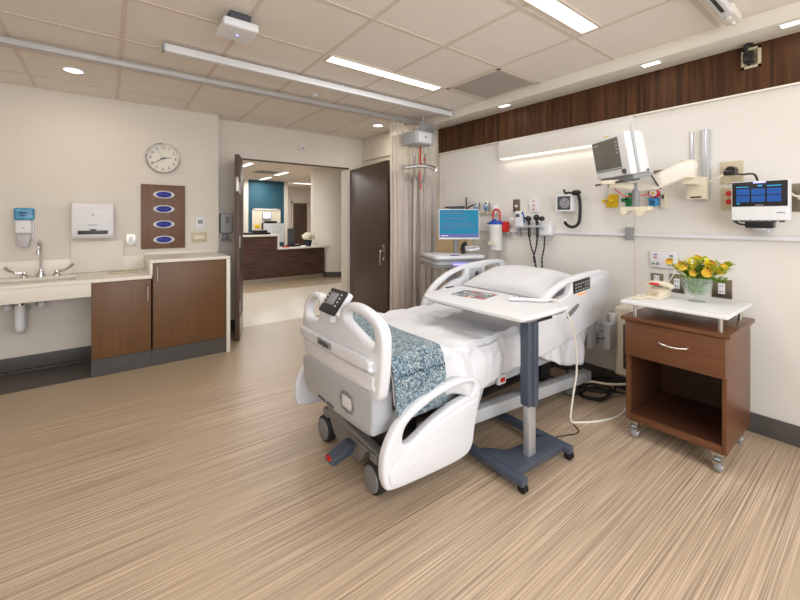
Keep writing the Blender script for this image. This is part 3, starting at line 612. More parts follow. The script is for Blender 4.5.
b.box(x0-.0038, x0-.003, yl-.09, yl-.025, z0+.10, z0+.108); b.box(x0-.0038, x0-.003, yr+.075, yl-.012, z0-.092, z0-.082)
obj('readout', b, mat('screen_glyphs', (170, 176, 170), .4), t)
b = B(); b.lathe([(0, 0), (.018, 0), (.016, .012), (0, .014)], (0, 0, 0), 24, Matrix.Translation((x0, yr+.055, z0-mh/2+.03)) @ Matrix.Rotation(-PI/2, 4, 'Y')); obj('knob', b, 'dkgrey', t)
obj('rear_housing', B().prism([(x0+.05, z0-mh/2), (x0+.05, z0+mh/2), (x0+.11, z0+mh/2-.01), (x0+.135, z0+mh/2-.035), (x0+.14, z0-mh/2)], 'y', yr+.004, yl-.004, .012), 'white', t)
obj('seam', bx(x0+.05, x0+.068, yr-.001, yl+.001, z0-mh/2-.001, z0+mh/2+.001, .006), 'bedg', t)
obj('base_tray', B().box(x0+.02, x0+.145, yr+.01, yl-.01, z0-mh/2-.035, z0-mh/2, .008), 'grey', t)
obj('side_socket', B().cyl((x0+.12, yr-.004, z0-mh/2+.012), (x0+.12, yr+.006, z0-mh/2+.012), .007), 'dkgrey', t)
obj('alarm_lamp', bx(x0+.01, x0+.04, y0+.0, y0+.05, z0+mh/2, z0+mh/2+.008, .003), 'yel', t)
obj('front_plate', bx(x0-.012, x0+.10, yr+.06, yl+.02, z0-mh/2-.045, z0-mh/2-.030, .003), 'dkgrey', t)
t.rotation_mode = 'XYZ'
t.rotation_euler = (Matrix.Rotation(-.592, 3, 'Z') @ Matrix.Rotation(-.176, 3, 'Y')).to_euler()
tag(obj('monitor_cable', B().tube([(2.93, 1.02, 1.71), (2.98, 1.0, 1.66), (3.04, .99, 1.61), (3.08, .98, 1.58)], .006), 'dkgrey'), 'dark cable hanging off the right of the tilted monitor', 'cable')
tag(obj('monitor_cable', B().tube([(2.98, 1.28, 1.64), (3.03, 1.22, 1.56), (3.06, 1.18, 1.535), (3.10, 1.06, 1.545)], .004), mat('pink_cable', (220, 90, 90), .4)), 'thin pinkish red cable looping below the tilted monitor', 'cable')
# gas outlets + flowmeters right
def flowmeter(y, zt, zb, m, lab, hasrod=True):
    t = thing('gas_flowmeter', lab, 'flowmeter', (WX, y, zb))
    obj('outlet_plate', bx(WX-.01, WX, y-.045, y+.045, zb-.01, zb+.10, .003), m, t)
    obj('valve', B().cyl((WX-.05, y+.01, zb+.045), (WX-.01, y+.01, zb+.045), .024).cyl((WX-.075, y+.035, zb+.04), (WX-.03, y+.035, zb+.04), .016).box(WX-.06, WX-.04, y-.03, y+.05, zb+.035, zb+.055, .004), m, t)
    obj('nozzle', B().cyl((WX-.085, y+.012, zb+.045), (WX-.05, y+.012, zb+.045), .010, .007), 'steel' if m != 'green' else 'black', t)
    if hasrod: obj('tube', B().cyl((WX-.045, y+.02, zb+.07), (WX-.045, y+.02, zt), .006), 'alu', t)
flowmeter(1.405, 1.64, 1.475, 'yel', 'yellow medical gas outlet with valve under the tilted monitor')
flowmeter(1.26, 1.64, 1.48, 'green', 'green oxygen outlet with valve behind the monitor arm bracket')
t = thing('gas_flowmeter', 'blue and white suction outlet with red ring gauge beside cream bracket', 'flowmeter', (WX, 1.10, 1.45))
obj('outlet_plate', bx(WX-.012, WX, 1.055, 1.145, 1.46, 1.60, .004), 'white', t)
b = B(); b.cyl((WX-.05, 1.10, 1.565), (WX-.012, 1.10, 1.565), .034); obj('gauge', b, 'red', t); obj('gauge_face', B().cyl((WX-.053, 1.10, 1.565), (WX-.049, 1.10, 1.565), .025), 'white', t)
obj('gauge_band', B().cyl((WX-.055, 1.10, 1.565), (WX-.05, 1.10, 1.565), .010), 'yel', t)
obj('valve', B().tube([(WX-.05, 1.13, 1.52), (WX-.06, 1.09, 1.515), (WX-.06, 1.08, 1.49), (WX-.05, 1.10, 1.47)], .012).box(WX-.045, WX-.012, 1.07, 1.135, 1.47, 1.53, .01), mat('sky_plastic', (60, 140, 196), .4), t)
t = thing('suction_bottle_bracket', 'pale wall bracket right of the suction outlet', 'bracket', (WX, 1.04, 1.44))
obj('plate', bx(WX-.03, WX, 1.02, 1.06, 1.45, 1.56, .006), 'cream', t); obj('lever', bx(WX-.04, WX-.03, 1.035, 1.05, 1.52, 1.55, .003), 'dkgrey', t)
# touchscreen vital monitor
t = thing('vital_signs_monitor', 'white touchscreen monitor showing six blue tiles beside the right edge', 'monitor', (3.2, .505, 1.31))
X0 = 3.165; b = B(); b.box(X0, X0+.09, .378, .632, 1.36, 1.603, .012, 3); obj('housing', b, 'white', t)
obj('screen', bx(X0-.004, X0+.002, .384, .626, 1.447, 1.598, .003), 'black', t)
for r in range(2):
    for c_ in range(3): obj('tile', bx(X0-.0052, X0-.004, .546-.068*c_, .606-.068*c_, 1.517-.043*r, 1.555-.043*r), 'bluescr', t)
obj('header_text', B().box(X0-.0052, X0-.004, .55, .606, 1.565, 1.569).box(X0-.0052, X0-.004, .49, .51, 1.567, 1.575).box(X0-.0052, X0-.004, .41, .47, 1.567, 1.572).box(X0-.0052, X0-.004, .59, .604, 1.462, 1.468), mat('cyan_glyphs', (40, 170, 220), .4, emit=(30, 150, 220), es=.6), t)
obj('indicator', bx(X0-.006, X0-.003, .475, .53, 1.587, 1.597, .002), 'violet', t)
obj('logo', B().box(X0-.0052, X0-.004, .485, .52, 1.452, 1.457).box(X0-.001, X0+.001, .395, .43, 1.405, 1.412), 'grey', t)
b = B()
for k in range(7): b.box(X0-.002, X0+.05, .40+.034*k, .42+.034*k, 1.352, 1.362, .002)
obj('ports', b, 'dkgrey', t)
obj('battery_box', B().box(X0+.01, X0+.09, .445, .57, 1.315, 1.357, .008).tube([(X0+.04, .57, 1.335), (X0+.03, .60, 1.34), (X0+.02, .62, 1.358)], .006), 'black', t)
obj('wall_mount', B().box(X0+.05, WX-.005, .47, .54, 1.285, 1.325, .005).box(X0+.02, X0+.08, .475, .535, 1.30, 1.318, .003), 'alu', t)
obj('power_cord', B().tube([(WX-.09, .66, 1.67), (WX-.10, .60, 1.655), (WX-.11, .54, 1.65), (WX-.12, .52, 1.60)], .006), 'black', t)
# aneroid sphygmomanometer
t = thing('blood_pressure_gauge', 'square white blood pressure gauge with black coiled hose on headwall', 'blood pressure gauge', (3.30, 1.77, 1.43))
G = 3.27
obj('case', bx(G, WX-.001, 1.695, 1.85, 1.435, 1.59, .02, 4), 'white', t)
obj('bezel', B().plate([(1.70, 1.44), (1.845, 1.44), (1.845, 1.585), (1.70, 1.585)], [[(1.712, 1.452), (1.833, 1.452), (1.833, 1.573), (1.712, 1.573)]], 'x', G-.012, G+.002, .003, 1), 'white', t)
obj('dial', B().box(G-.004, G, 1.71, 1.835, 1.45, 1.575, .001), 'dkgrey', t)
b = B(); b.cyl((G-.008, 1.765, 1.512), (G-.004, 1.765, 1.512), .045, seg=40); obj('scale', b, 'grey', t)
b = B(); b.cyl((G-.010, 1.765, 1.512), (G-.008, 1.745, 1.535), .002); b.text('300', .012, face((G-.009, 1.765, 1.485), (0, -1, 0), (0, 0, 1))); obj('needle', b, 'black', t)
b = B(); b.tube([(3.28, 1.655, 1.59), (3.285, 1.64, 1.52), (3.285, 1.64, 1.40), (3.285, 1.655, 1.33), (3.285, 1.70, 1.30), (3.285, 1.75, 1.315), (3.285, 1.775, 1.345)], lambda q: .013+.0015*math.sin(q*330), 12, 16); obj('coiled_hose', b, 'black', t)
b = B(); b.sph((3.28, 1.67, 1.60), .034, (1, 1.2, .75)); b.tube([(3.29, 1.70, 1.595), (3.29, 1.74, 1.605), (3.29, 1.77, 1.60), (3.29, 1.785, 1.635)], .010); obj('inflation_bulb', b, 'black', t)
obj('hose_fitting', B().cyl((3.285, 1.775, 1.34), (3.285, 1.772, 1.375), .006), 'chrome', t)
# otoscope set
t = thing('otoscope_station', 'white wall diagnostic station holding two black scopes with dark coiled cords', 'otoscope', (3.30, 2.0, 1.21))
obj('housing', bx(3.27, WX-.001, 1.905, 2.06, 1.215, 1.345, .02, 4), 'white', t); obj('cradle', B().box(3.235, 3.28, 1.99, 2.135, 1.29, 1.315, .01).box(3.24, 3.30, 1.955, 1.995, 1.28, 1.31, .01), 'bedg', t)
obj('indicator', bx(3.268, 3.271, 2.03, 2.045, 1.262, 1.272, .001), 'green', t)
for k, (y, hd) in enumerate(((2.105, 1), (2.02, 2))):
    b = B(); b.tube([(3.25, y, 1.20), (3.25, y, 1.30), (3.24, y, 1.355)], .013, 12); 
    if hd == 1: b.sph((3.235, y, 1.375), .030, (1, .9, .9)); b.cyl((3.235, y+.02, 1.38), (3.22, y+.04, 1.385), .014, .008)
    else: b.sph((3.235, y, 1.385), .030, (1, .9, 1.0)); b.sph((3.235, y-.055, 1.375), .026, (1, 1, .9)); b.cyl((3.235, y-.02, 1.38), (3.235, y-.04, 1.378), .014)
    obj('scope_head', b, 'black', t)
for k, pts in enumerate(([(3.25, 2.105, 1.20), (3.26, 2.09, 1.10), (3.27, 2.06, 1.0), (3.27, 2.05, .90)], [(3.25, 2.02, 1.20), (3.26, 2.04, 1.10), (3.27, 2.07, 1.0), (3.27, 2.03, .88)], [(3.29, 1.97, 1.21), (3.28, 1.97, 1.10), (3.27, 1.985, 1.0), (3.27, 1.98, .88)])):
    obj('coiled_cord', B().tube(pts, lambda q: .007+.0015*math.sin(q*400), 10, 18), 'black', t)
# thermometer
t = thing('wall_thermometer', 'white handheld thermometer in cradle on rail beside the otoscopes', 'thermometer', (3.29, 2.22, 1.27))
obj('cradle', bx(3.27, WX-.001, 2.16, 2.29, 1.28, 1.40, .02, 4), 'white', t)
b = B(); b.box(3.235, 3.285, 2.17, 2.265, 1.29, 1.45, .025, 4); b.box(3.25, 3.28, 2.27, 2.33, 1.35, 1.385, .01); obj('body', b, 'bedw', t)
obj('display', bx(3.232, 3.236, 2.20, 2.245, 1.39, 1.42, .001), 'dkgrey', t); obj('clamp', bx(3.29, WX-.0221, 2.24, 2.27, 1.20, 1.28, .004), 'grey', t)
obj('probe', B().tube([(3.24, 2.175, 1.42), (3.23, 2.165, 1.44), (3.24, 2.16, 1.40), (3.25, 2.155, 1.33)], .006), 'bluep', t)
# canister
t = thing('suction_canister', 'clear suction canister with blue lid and red tube on rail', 'canister', (3.28, 2.50, 1.04))
b = B(); b.lathe([(.0, 0), (.050, 0), (.062, .01), (.070, .28), (.066, .28), (.058, .015), (0, .01)], (3.265, 2.50, 1.04)); obj('jar', b, mat('frosted_plastic', (238, 236, 232), .4, trans=.15), t)
b = B(); b.lathe([(0, .03), (.05, .03), (.074, .01), (.074, -.01), (.0, -.01)], (3.265, 2.50, 1.325)); b.box(3.24, 3.29, 2.56, 2.60, 1.32, 1.335, .004); b.cyl((3.265, 2.52, 1.35), (3.265, 2.52, 1.37), .02); obj('lid', b, 'bluep', t)
b = B(); b.tube([(3.265, 2.535, 1.35), (3.265, 2.54, 1.42), (3.265, 2.52, 1.465), (3.265, 2.485, 1.47), (3.265, 2.455, 1.44), (3.265, 2.45, 1.35)], .009); obj('red_tube', b, 'red', t)
obj('label_strip', B().box(3.19, 3.197, 2.46, 2.54, 1.10, 1.14), 'cream', t)
t = thing('sharps_holder', 'red holder with grey clamp on the rail right of canister', 'holder', (3.29, 2.41, 1.2)); obj('body', bx(3.26, 3.325, 2.375, 2.425, 1.235, 1.345, .012), 'red', t); obj('clamp', bx(3.29, WX-.0221, 2.36, 2.40, 1.19, 1.24, .004), 'grey', t)
# left gas outlets behind the cart screen
for k, (y, lab, kx) in enumerate(((2.80, 'leftmost clear flowmeter with coloured dial, behind cart screen', 1), (2.66, 'middle flowmeter with coloured dial above the wall shelf', 1), (2.555, 'small white flowmeter, right end of the row above canister', 0))):
    t = thing('gas_flowmeter', lab, 'flowmeter', (WX, y, 1.45), 'flowmeters behind the cart')
    obj('body', B().box(WX-.05, WX, y-.022, y+.022, 1.46, 1.55 if kx else 1.52, .008).cyl((WX-.03, y, 1.42), (WX-.03, y, 1.46), .012), 'clear' if kx else 'white', t)
    if kx:
        obj('gauge', B().cyl((WX-.06, y, 1.535), (WX-.045, y, 1.535), .028), 'white', t); obj('dial_band', B().box(WX-.063, WX-.059, y-.02, y+.005, 1.53, 1.55, .002), 'green', t); obj('dial_needle', B().box(WX-.063, WX-.059, y+.006, y+.02, 1.51, 1.53, .002), 'bluep' if k else 'red', t); obj('valve', B().sph((WX-.06, y, 1.49), .018), 'sky' if False else mat('sky_plastic', (60, 140, 196), .4), t)
tag(obj('outlet_shelf', bx(WX-.03, WX, 2.53, 2.88, 1.425, 1.455, .004), 'gold'), 'narrow beige outlet bar under the left flowmeters', 'outlet bar')
tag(obj('flowmeter_tube', B().tube([(3.29, 2.82, 1.53), (3.27, 2.88, 1.50), (3.27, 2.95, 1.42)], .008), 'black'), 'short black tube curving behind the cart screen', 'tube')
tag(obj('monitor_arm_post', B().cyl((3.29, 2.93, 1.35), (3.29, 2.93, 1.62), .010).box(3.27, 3.3, 2.96, 3.25, 1.50, 1.52, .004), 'dkgrey'), 'thin dark upright rod behind the cart screen', 'rod')
# vertical box on the wall behind cart
tag(obj('cardboard_box', B().box(3.25, WX-.02, 2.87, 3.38, .90, 1.26, .004), 'box'), 'tan cardboard-coloured box behind the workstation cart', 'box')

# ============================================================ LIFT
t = thing('patient_lift_motor', 'boxy pale lift motor hanging beneath the beam by the curtain', 'lift motor', (2.95, 3.33, 2.17))
obj('housing', B().box(2.74, 3.02, 3.17, 3.42, 2.215, 2.36, .014, 3), 'bedg', t); obj('end_panel', bx(2.78, 2.97, 3.160, 3.172, 2.23, 2.345, .008), 'white', t)
obj('trolley', B().box(2.90, 3.10, 3.26, 3.32, 2.36, 2.50, .008).cyl((2.96, 3.29, 2.36), (2.96, 3.29, 2.56), .014), 'alu', t)
obj('panel_mark', bx(2.87, 2.89, 3.158, 3.161, 2.28, 2.30, .001), 'dkgrey', t)
t = thing('spreader_bar', 'chrome spreader bar hanging on red strap from the lift motor', 'spreader bar', (2.94, 3.28, 1.93))
RD = Vector((math.cos(TH), -math.sin(TH), 0)); c0 = Vector((2.90, 3.28, 1.975))
b = B(); b.tube([c0-RD*.18+Vector((0, 0, -.01)), c0-RD*.10, c0+Vector((0, 0, .012)), c0+RD*.10, c0+RD*.18+Vector((0, 0, -.03))], .023); 
for s in (-1, 1):
    e_ = c0+RD*.185*s+Vector((0, 0, -.01-.015*(s > 0))); b.tube([e_+Vector((0, 0, .03)), e_+RD*.012*s, e_+Vector((0, 0, -.03))], .018)
obj('bar', b, 'chrome', t)
obj('strap', B().box(2.895, 2.91, 3.275, 3.285, 2.0, 2.21).box(2.90, 2.925, 3.27, 3.29, 1.99, 2.02, .003), 'red', t)
b = B(); b.tube([c0-RD*.06+Vector((0, 0, .12)), c0-RD*.06+Vector((0, 0, -.08)), c0+Vector((0, 0, -.19)), c0+RD*.05+Vector((0, 0, -.10)), c0+RD*.06+Vector((0, 0, .15))], .009); obj('sling_loop', b, 'bedm', t)
obj('pull_cord', B().tube([c0+Vector((0, 0, -.05)), c0+Vector((0, 0, -.18)), c0+Vector((.01, 0, -.23)), c0+Vector((0, 0, -.26))], .007), 'red', t)
obj('cord', B().cyl(c0-RD*.07+Vector((0, 0, .0)), c0-RD*.07+Vector((0, 0, .23)), .003).cyl(c0+RD*.06, c0+RD*.06+Vector((0, 0, .23)), .003), 'white', t)
obj('red_button', B().box(2.93, 2.96, 3.24, 3.26, 2.04, 2.07, .006), 'red', t)

# ============================================================ CART
cx, cy = 2.93, 2.80
t = thing('computer_cart', 'white and grey wheeled computer cart behind the far bed rail', 'cart', (cx, cy, 0))
obj('base', B().prism([(cx-.24, cy-.24), (cx-.18, cy-.24), (cx-.08, cy-.06), (cx+.08, cy-.06), (cx+.18, cy-.24), (cx+.24, cy-.24), (cx+.14, cy+.2), (cx-.14, cy+.2)], 'z', .08, .13, .012), 'bedw', t)
for sx, sy in ((-.21, -.22), (.21, -.22), (-.12, .17), (.12, .17)):
    c_ = obj('caster', B().cyl((cx+sx-.012, cy+sy, .045), (cx+sx+.012, cy+sy, .045), .045, bev=.006), 'rub', t); obj('fork', B().box(cx+sx-.02, cx+sx+.02, cy+sy-.02, cy+sy+.02, .06, .085, .004), 'grey', c_)
obj('column', B().box(cx-.05, cx+.05, cy-.02, cy+.06, .13, .88, .012), 'alu', t)
def trayshape(w_, d0, ch): return [(cx-w_, cy-d0+.0), (cx-w_+.03, cy-d0-.03), (cx+w_-ch, cy-d0-.03), (cx+w_, cy-d0+ch*.9), (cx+w_, cy+.20), (cx-w_, cy+.20)]
obj('keyboard_tray', B().prism(trayshape(.30, .24, .05), 'z', .885, .915, .012), 'bedm', t)
obj('tray_light', bx(cx-.1, cx+.08, cy-.272, cy-.255, .915, .93, .002), 'violet', t)
obj('drawer', B().prism(trayshape(.265, .20, .05), 'z', .915, .955, .006), 'bedw', t)
obj('work_surface', B().prism(trayshape(.28, .23, .05), 'z', .975, 1.005, .010), 'bedw', t)
obj('edge_bumper', B().prism(trayshape(.292, .245, .05), 'z', .955, .978, .010), 'bedm', t)
obj('badge', bx(cx-.10, cx-.02, cy-.24, cy-.16, 1.005, 1.008, .001), 'navyscr', t)
obj('monitor_post', B().box(cx+.05, cx+.09, cy+.06, cy+.10, 1.0, 1.32, .008), 'grey', t)
t2 = thing('barcode_scanner', 'black barcode scanner in white loop holder on the cart', 'scanner', (cx+.12, cy, 1.005))
obj('head', B().tube([(cx+.10, cy-.05, 1.01), (cx+.10, cy-.04, 1.08), (cx+.11, cy-.08, 1.12)], .022), 'black', t2); obj('holder_ring', B().tube([(cx+.14, cy-.1, 1.05), (cx+.26, cy-.08, 1.06), (cx+.27, cy+.05, 1.07), (cx+.15, cy+.06, 1.06)], .014, closed=True), 'bedw', t2)
t3 = thing('cart_monitor', 'flat white-framed monitor showing a bright cyan page on the cart', 'monitor', (cx+.07, cy, 1.16))
sx0, sx1 = cx+.07-.215, cx+.07+.215; fy = cy+.01
obj('frame', bx(sx0, sx1, fy, fy+.04, 1.155, 1.475, .008), 'white', t3); obj('screen', bx(sx0+.008, sx1-.008, fy-.002, fy+.001, 1.175, 1.468), 'cyan', t3)
obj('page_footer', bx(sx0+.008, sx1-.008, fy-.003, fy-.002, 1.175, 1.212), 'navyscr', t3)
b = B()
for (x_, z_, l_, h_) in ((.035, 1.425, .22, .016), (.035, 1.372, .26, .012), (.035, 1.325, .34, .007), (.035, 1.305, .33, .007), (.035, 1.285, .36, .007), (.035, 1.263, .17, .007)):
    q = x_; b = B()
    while q < x_+l_:
        wl = random.uniform(.012, .035); b.box(sx0+q, sx0+min(q+wl, x_+l_), fy-.0035, fy-.002, z_, z_+h_); q += wl+.007
    obj('page_text', b, 'txt', t3)
obj('footer_text', bx(sx0+.025, sx0+.10, fy-.004, fy-.003, 1.19, 1.197), 'white', t3)
obj('webcam_bar', bx(cx-.03, cx+.13, fy+.0, fy+.03, 1.475, 1.49, .004), 'dkgrey', t3)
for tt, ry in ((t, -.42), (t2, -.42), (t3, -.64)):
    piv = Vector((cx, cy, 0)); v_ = tt.location-piv; Rz = Matrix.Rotation(ry, 3, 'Z'); tt.location = piv+Rz @ v_; tt.rotation_euler = (0, 0, ry)

# ============================================================ BED
YC = 1.83; N_, F_ = 1.355, 2.305
t = bed = thing('hospital_bed', 'white adjustable hospital bed with raised head end and lowered foot rails', 'bed', (2.0, YC, 0))
# foot base cover and casters
b = B(); b.prism([(2.065, .19), (2.06, .27), (1.99, .28), (1.86, .235), (1.64, .215), (1.52, .205), (1.47, .20), (1.465, .15), (1.49, .165), (1.545, .185), (1.60, .182), (1.645, .16), (1.67, .12), (1.70, .085), (1.74, .075), (1.95, .085), (1.99, .11), (2.02, .15), (2.045, .18)], 'x', 1.075, 1.30, .012); obj('base_cover', b, 'bedm', t)
def caster(x, y, r=.078):
    c_ = obj('caster', B().cyl((x-.03, y, r), (x+.03, y, r), r, seg=40, bev=.012), 'rub', t)
    obj('hub_cap', B().cyl((x-.038, y, r), (x+.038, y, r), r*.80, seg=40, bev=.005), 'bedm', c_)
    obj('fork', B().box(x-.02, x+.06, y-.03, y+.03, r*1.9, r*1.9+.05, .01), 'bedm', c_)
caster(1.085, 1.56); caster(1.10, 2.105)
caster(2.90, 1.52, .07); caster(2.90, 2.14, .07)
obj('brake_pedal', B().prism([(.905, .125), (.93, .112), (1.04, .14), (1.06, .185), (1.02, .19), (.96, .165), (.91, .145)], 'y', 1.70, 1.775, .01), 'slate', t)
obj('pedal_tab', bx(.906, .922, 1.715, 1.76, .135, .150, .004), 'red', t)
for y in (1.45, 2.16):
    b = B(); mx = Matrix.Translation((2.2, y, .215)) @ Matrix.Rotation(math.radians(4), 4, 'Y'); b.box(-.92, .82, -.035, .035, -.038, .038, .012, mx=mx); obj('base_beam', b, 'bedg', t)
obj('foot_gap_shade', bx(1.12, 1.30, 1.50, 2.08, .19, .36, .01), 'black', t)  # black box paints the shade in the gap under the bumper
obj('lift_mechanism', B().box(1.35, 2.85, 1.56, 2.08, .24, .33, .01).box(1.5, 1.62, 1.52, 2.12, .28, .42, .01).box(2.5, 2.62, 1.52, 2.12, .2, .42, .01), 'black', t)
for y in (1.46, 2.20): obj('deck_beam', bx(1.08, 3.10, y-.03, y+.03, .385, .455, .012), 'bedg', t)
obj('deck', bx(1.10, 2.12, 1.46, 2.20, .455, .49, .01), 'bedm', t)
b = B(); mx = Matrix.Translation((2.10, YC, .475)) @ Matrix.Rotation(math.radians(-11), 4, 'Y'); b.box(0, 1.0, -.37, .37, -.018, .018, .01, mx=mx); obj('back_support', b, 'bedm', t)
obj('angle_gauge', B().box(1.86, 1.93, 1.405, 1.425, .385, .44, .004), 'bedw', t); obj('gauge_mark', B().box(1.875, 1.915, 1.402, 1.406, .40, .425, .001), 'red', t)
# strut plates that carry the near rails
obj('rail_arm', B().prism([(1.50, .20), (1.58, .18), (1.72, .45), (1.60, .47)], 'y', 1.385, 1.41, .006), 'bedg', t)
obj('rail_arm', B().prism([(2.08, .30), (2.18, .28), (2.26, .55), (2.12, .56)], 'y', 1.385, 1.41, .006), 'bedg', t)
obj('rail_arm', B().prism([(2.92, .40), (3.02, .38), (3.06, .66), (2.94, .64)], 'y', 1.385, 1.41, .006), 'bedg', t)
# foot bumper panel
b = B(); b.plate([(1.43, .50), (1.435, .40), (1.47, .355), (1.75, .335), (2.08, .325), (2.16, .35), (2.195, .44), (2.19, .53), (2.0, .56), (1.6, .565), (1.44, .56)], [], 'x', .975, 1.10, .02, 5); obj('foot_bumper', b, 'bedg', t)
b = B(); b.plate([(1.60, .405), (1.71, .405), (1.71, .485), (1.60, .485)], [[(1.608, .413), (1.702, .413), (1.702, .477), (1.608, .477)]], 'x', .966, .978, .002, 2); obj('bumper_frame', b, 'bedm', t)
obj('bumper_plate', bx(.968, .977, 1.61, 1.70, .415, .475, .004), 'bedw', t)
obj('vent_slots', B().box(.970, .977, 1.80, 1.88, .352, .364, .002).box(.970, .977, 1.90, 1.98, .352, .364, .002), 'dkgrey', t)
# footboard
fb_out = [(1.365, .60), (1.385, .545), (1.45, .53), (1.8, .525), (2.14, .52), (2.205, .545), (2.235, .62), (2.25, .72), (2.235, .82), (2.19, .885), (2.12, .925), (2.04, .935), (1.985, .91), (1.945, .855), (1.89, .82), (1.83, .81), (1.785, .83), (1.755, .875), (1.72, .92), (1.64, .945), (1.53, .94), (1.43, .915), (1.37, .88), (1.345, .82), (1.35, .70)]
fb_l = [(2.185, .775), (2.185, .83), (2.15, .872), (2.09, .895), (2.04, .895), (2.015, .86), (2.01, .80), (2.06, .775), (2.13, .77)]
fb_r = [(1.425, .775), (1.42, .83), (1.45, .872), (1.54, .898), (1.64, .90), (1.69, .885), (1.70, .855), (1.66, .835), (1.55, .80), (1.47, .775)]
sq = lambda L: [(1.80+(p[0]-1.80)*.955, p[1]) for p in L]
b = B(); b.plate(sq(fb_out), [sq(fb_l), sq(fb_r)], 'x', .985, 1.045, .018, 5); fb = obj('footboard', b, 'bedw', t)
b = B(); b.plate(sq([(1.42, .685), (1.44, .665), (1.80, .655), (2.18, .655), (2.215, .675), (2.21, .705), (2.16, .715), (1.80, .715), (1.45, .725)]), [], 'x', .955, .99, .012, 4); obj('footboard_grip', b, 'bedw', fb)
b = B(); b.plate(sq([(1.44, .57), (1.80, .555), (2.15, .56), (2.19, .60), (2.18, .64), (1.8, .64), (1.45, .648), (1.42, .61)]), [], 'x', .977, .99, .005, 4); obj('lower_pad', b, 'bedw', fb)
obj('badge', bx(.951, .957, 1.79, 1.95, .670, .706, .002), 'grey', fb)
b = B(); b.text('stryker', .042, face((.950, 1.87, .688), (0, -1, 0), (0, 0, 1)), .0008); obj('badge_lettering', b, 'black', fb)
# control pod
pm = Matrix.Translation((1.00, 1.845, .905)) @ Matrix.Rotation(math.radians(-52), 4, 'Y')
b = B(); b.box(-.055, .085, -.088, .088, -.035, .0, .015, 3, mx=pm); pod = obj('control_pod', b, 'bedw', t)
b = B(); b.box(-.065, .080, -.082, .080, .0, .022, .010, 3, mx=pm); obj('pod_face', b, 'black', pod)
b = B(); b.box(-.015, .055, -.035, .045, .022, .024, .001, mx=pm); obj('pod_screen', b, 'grey', pod)
b = B()
for yy in (-.062, .062):
    for q in range(4): b.box(-.018+.022*q, -.010+.022*q, yy-.005, yy+.005, .0215, .0235, mx=pm)
obj('pod_keys', b, 'bedw', pod)
b = B(); b.tube([(1.0, 1.84, .81), (1.0, 1.84, .87)], .03, smooth=0); obj('pod_neck', b, 'bedw', pod)
# side rails
foot_out = [(.975, .20), (1.02, .165), (1.25, .145), (1.46, .14), (1.535, .17), (1.565, .27), (1.60, .40), (1.615, .47), (1.575, .525), (1.45, .55), (1.30, .54), (1.16, .505), (1.05, .445), (.985, .36), (.965, .28)]
foot_hole = [(1.075, .375), (1.10, .43), (1.18, .47), (1.30, .505), (1.45, .52), (1.55, .505), (1.565, .475), (1.52, .45), (1.38, .43), (1.25, .395), (1.14, .35), (1.09, .345)]
sh = lambda L: [(p[0]-.045*max(0, (p[0]-2.1)/.6 if p[0] < 2.7 else 1), p[1]) for p in L]
head_out = [(2.05, .60), (2.10, .53), (2.20, .505), (2.50, .535), (2.87, .59), (3.06, .64), (3.14, .71), (3.19, .82), (3.195, .90), (3.15, .965), (3.05, .985), (2.85, .985), (2.60, .965), (2.42, .93), (2.27, .875), (2.15, .80), (2.075, .71)]
head_h1 = [(2.20, .775), (2.26, .82), (2.40, .885), (2.56, .925), (2.585, .905), (2.56, .86), (2.45, .84), (2.33, .80), (2.24, .76)]
head_h2 = [(2.66+.22, .93), (3.05, .945), (3.10, .92), (3.09, .875), (2.98, .862), (2.89, .862), (2.87, .89)]
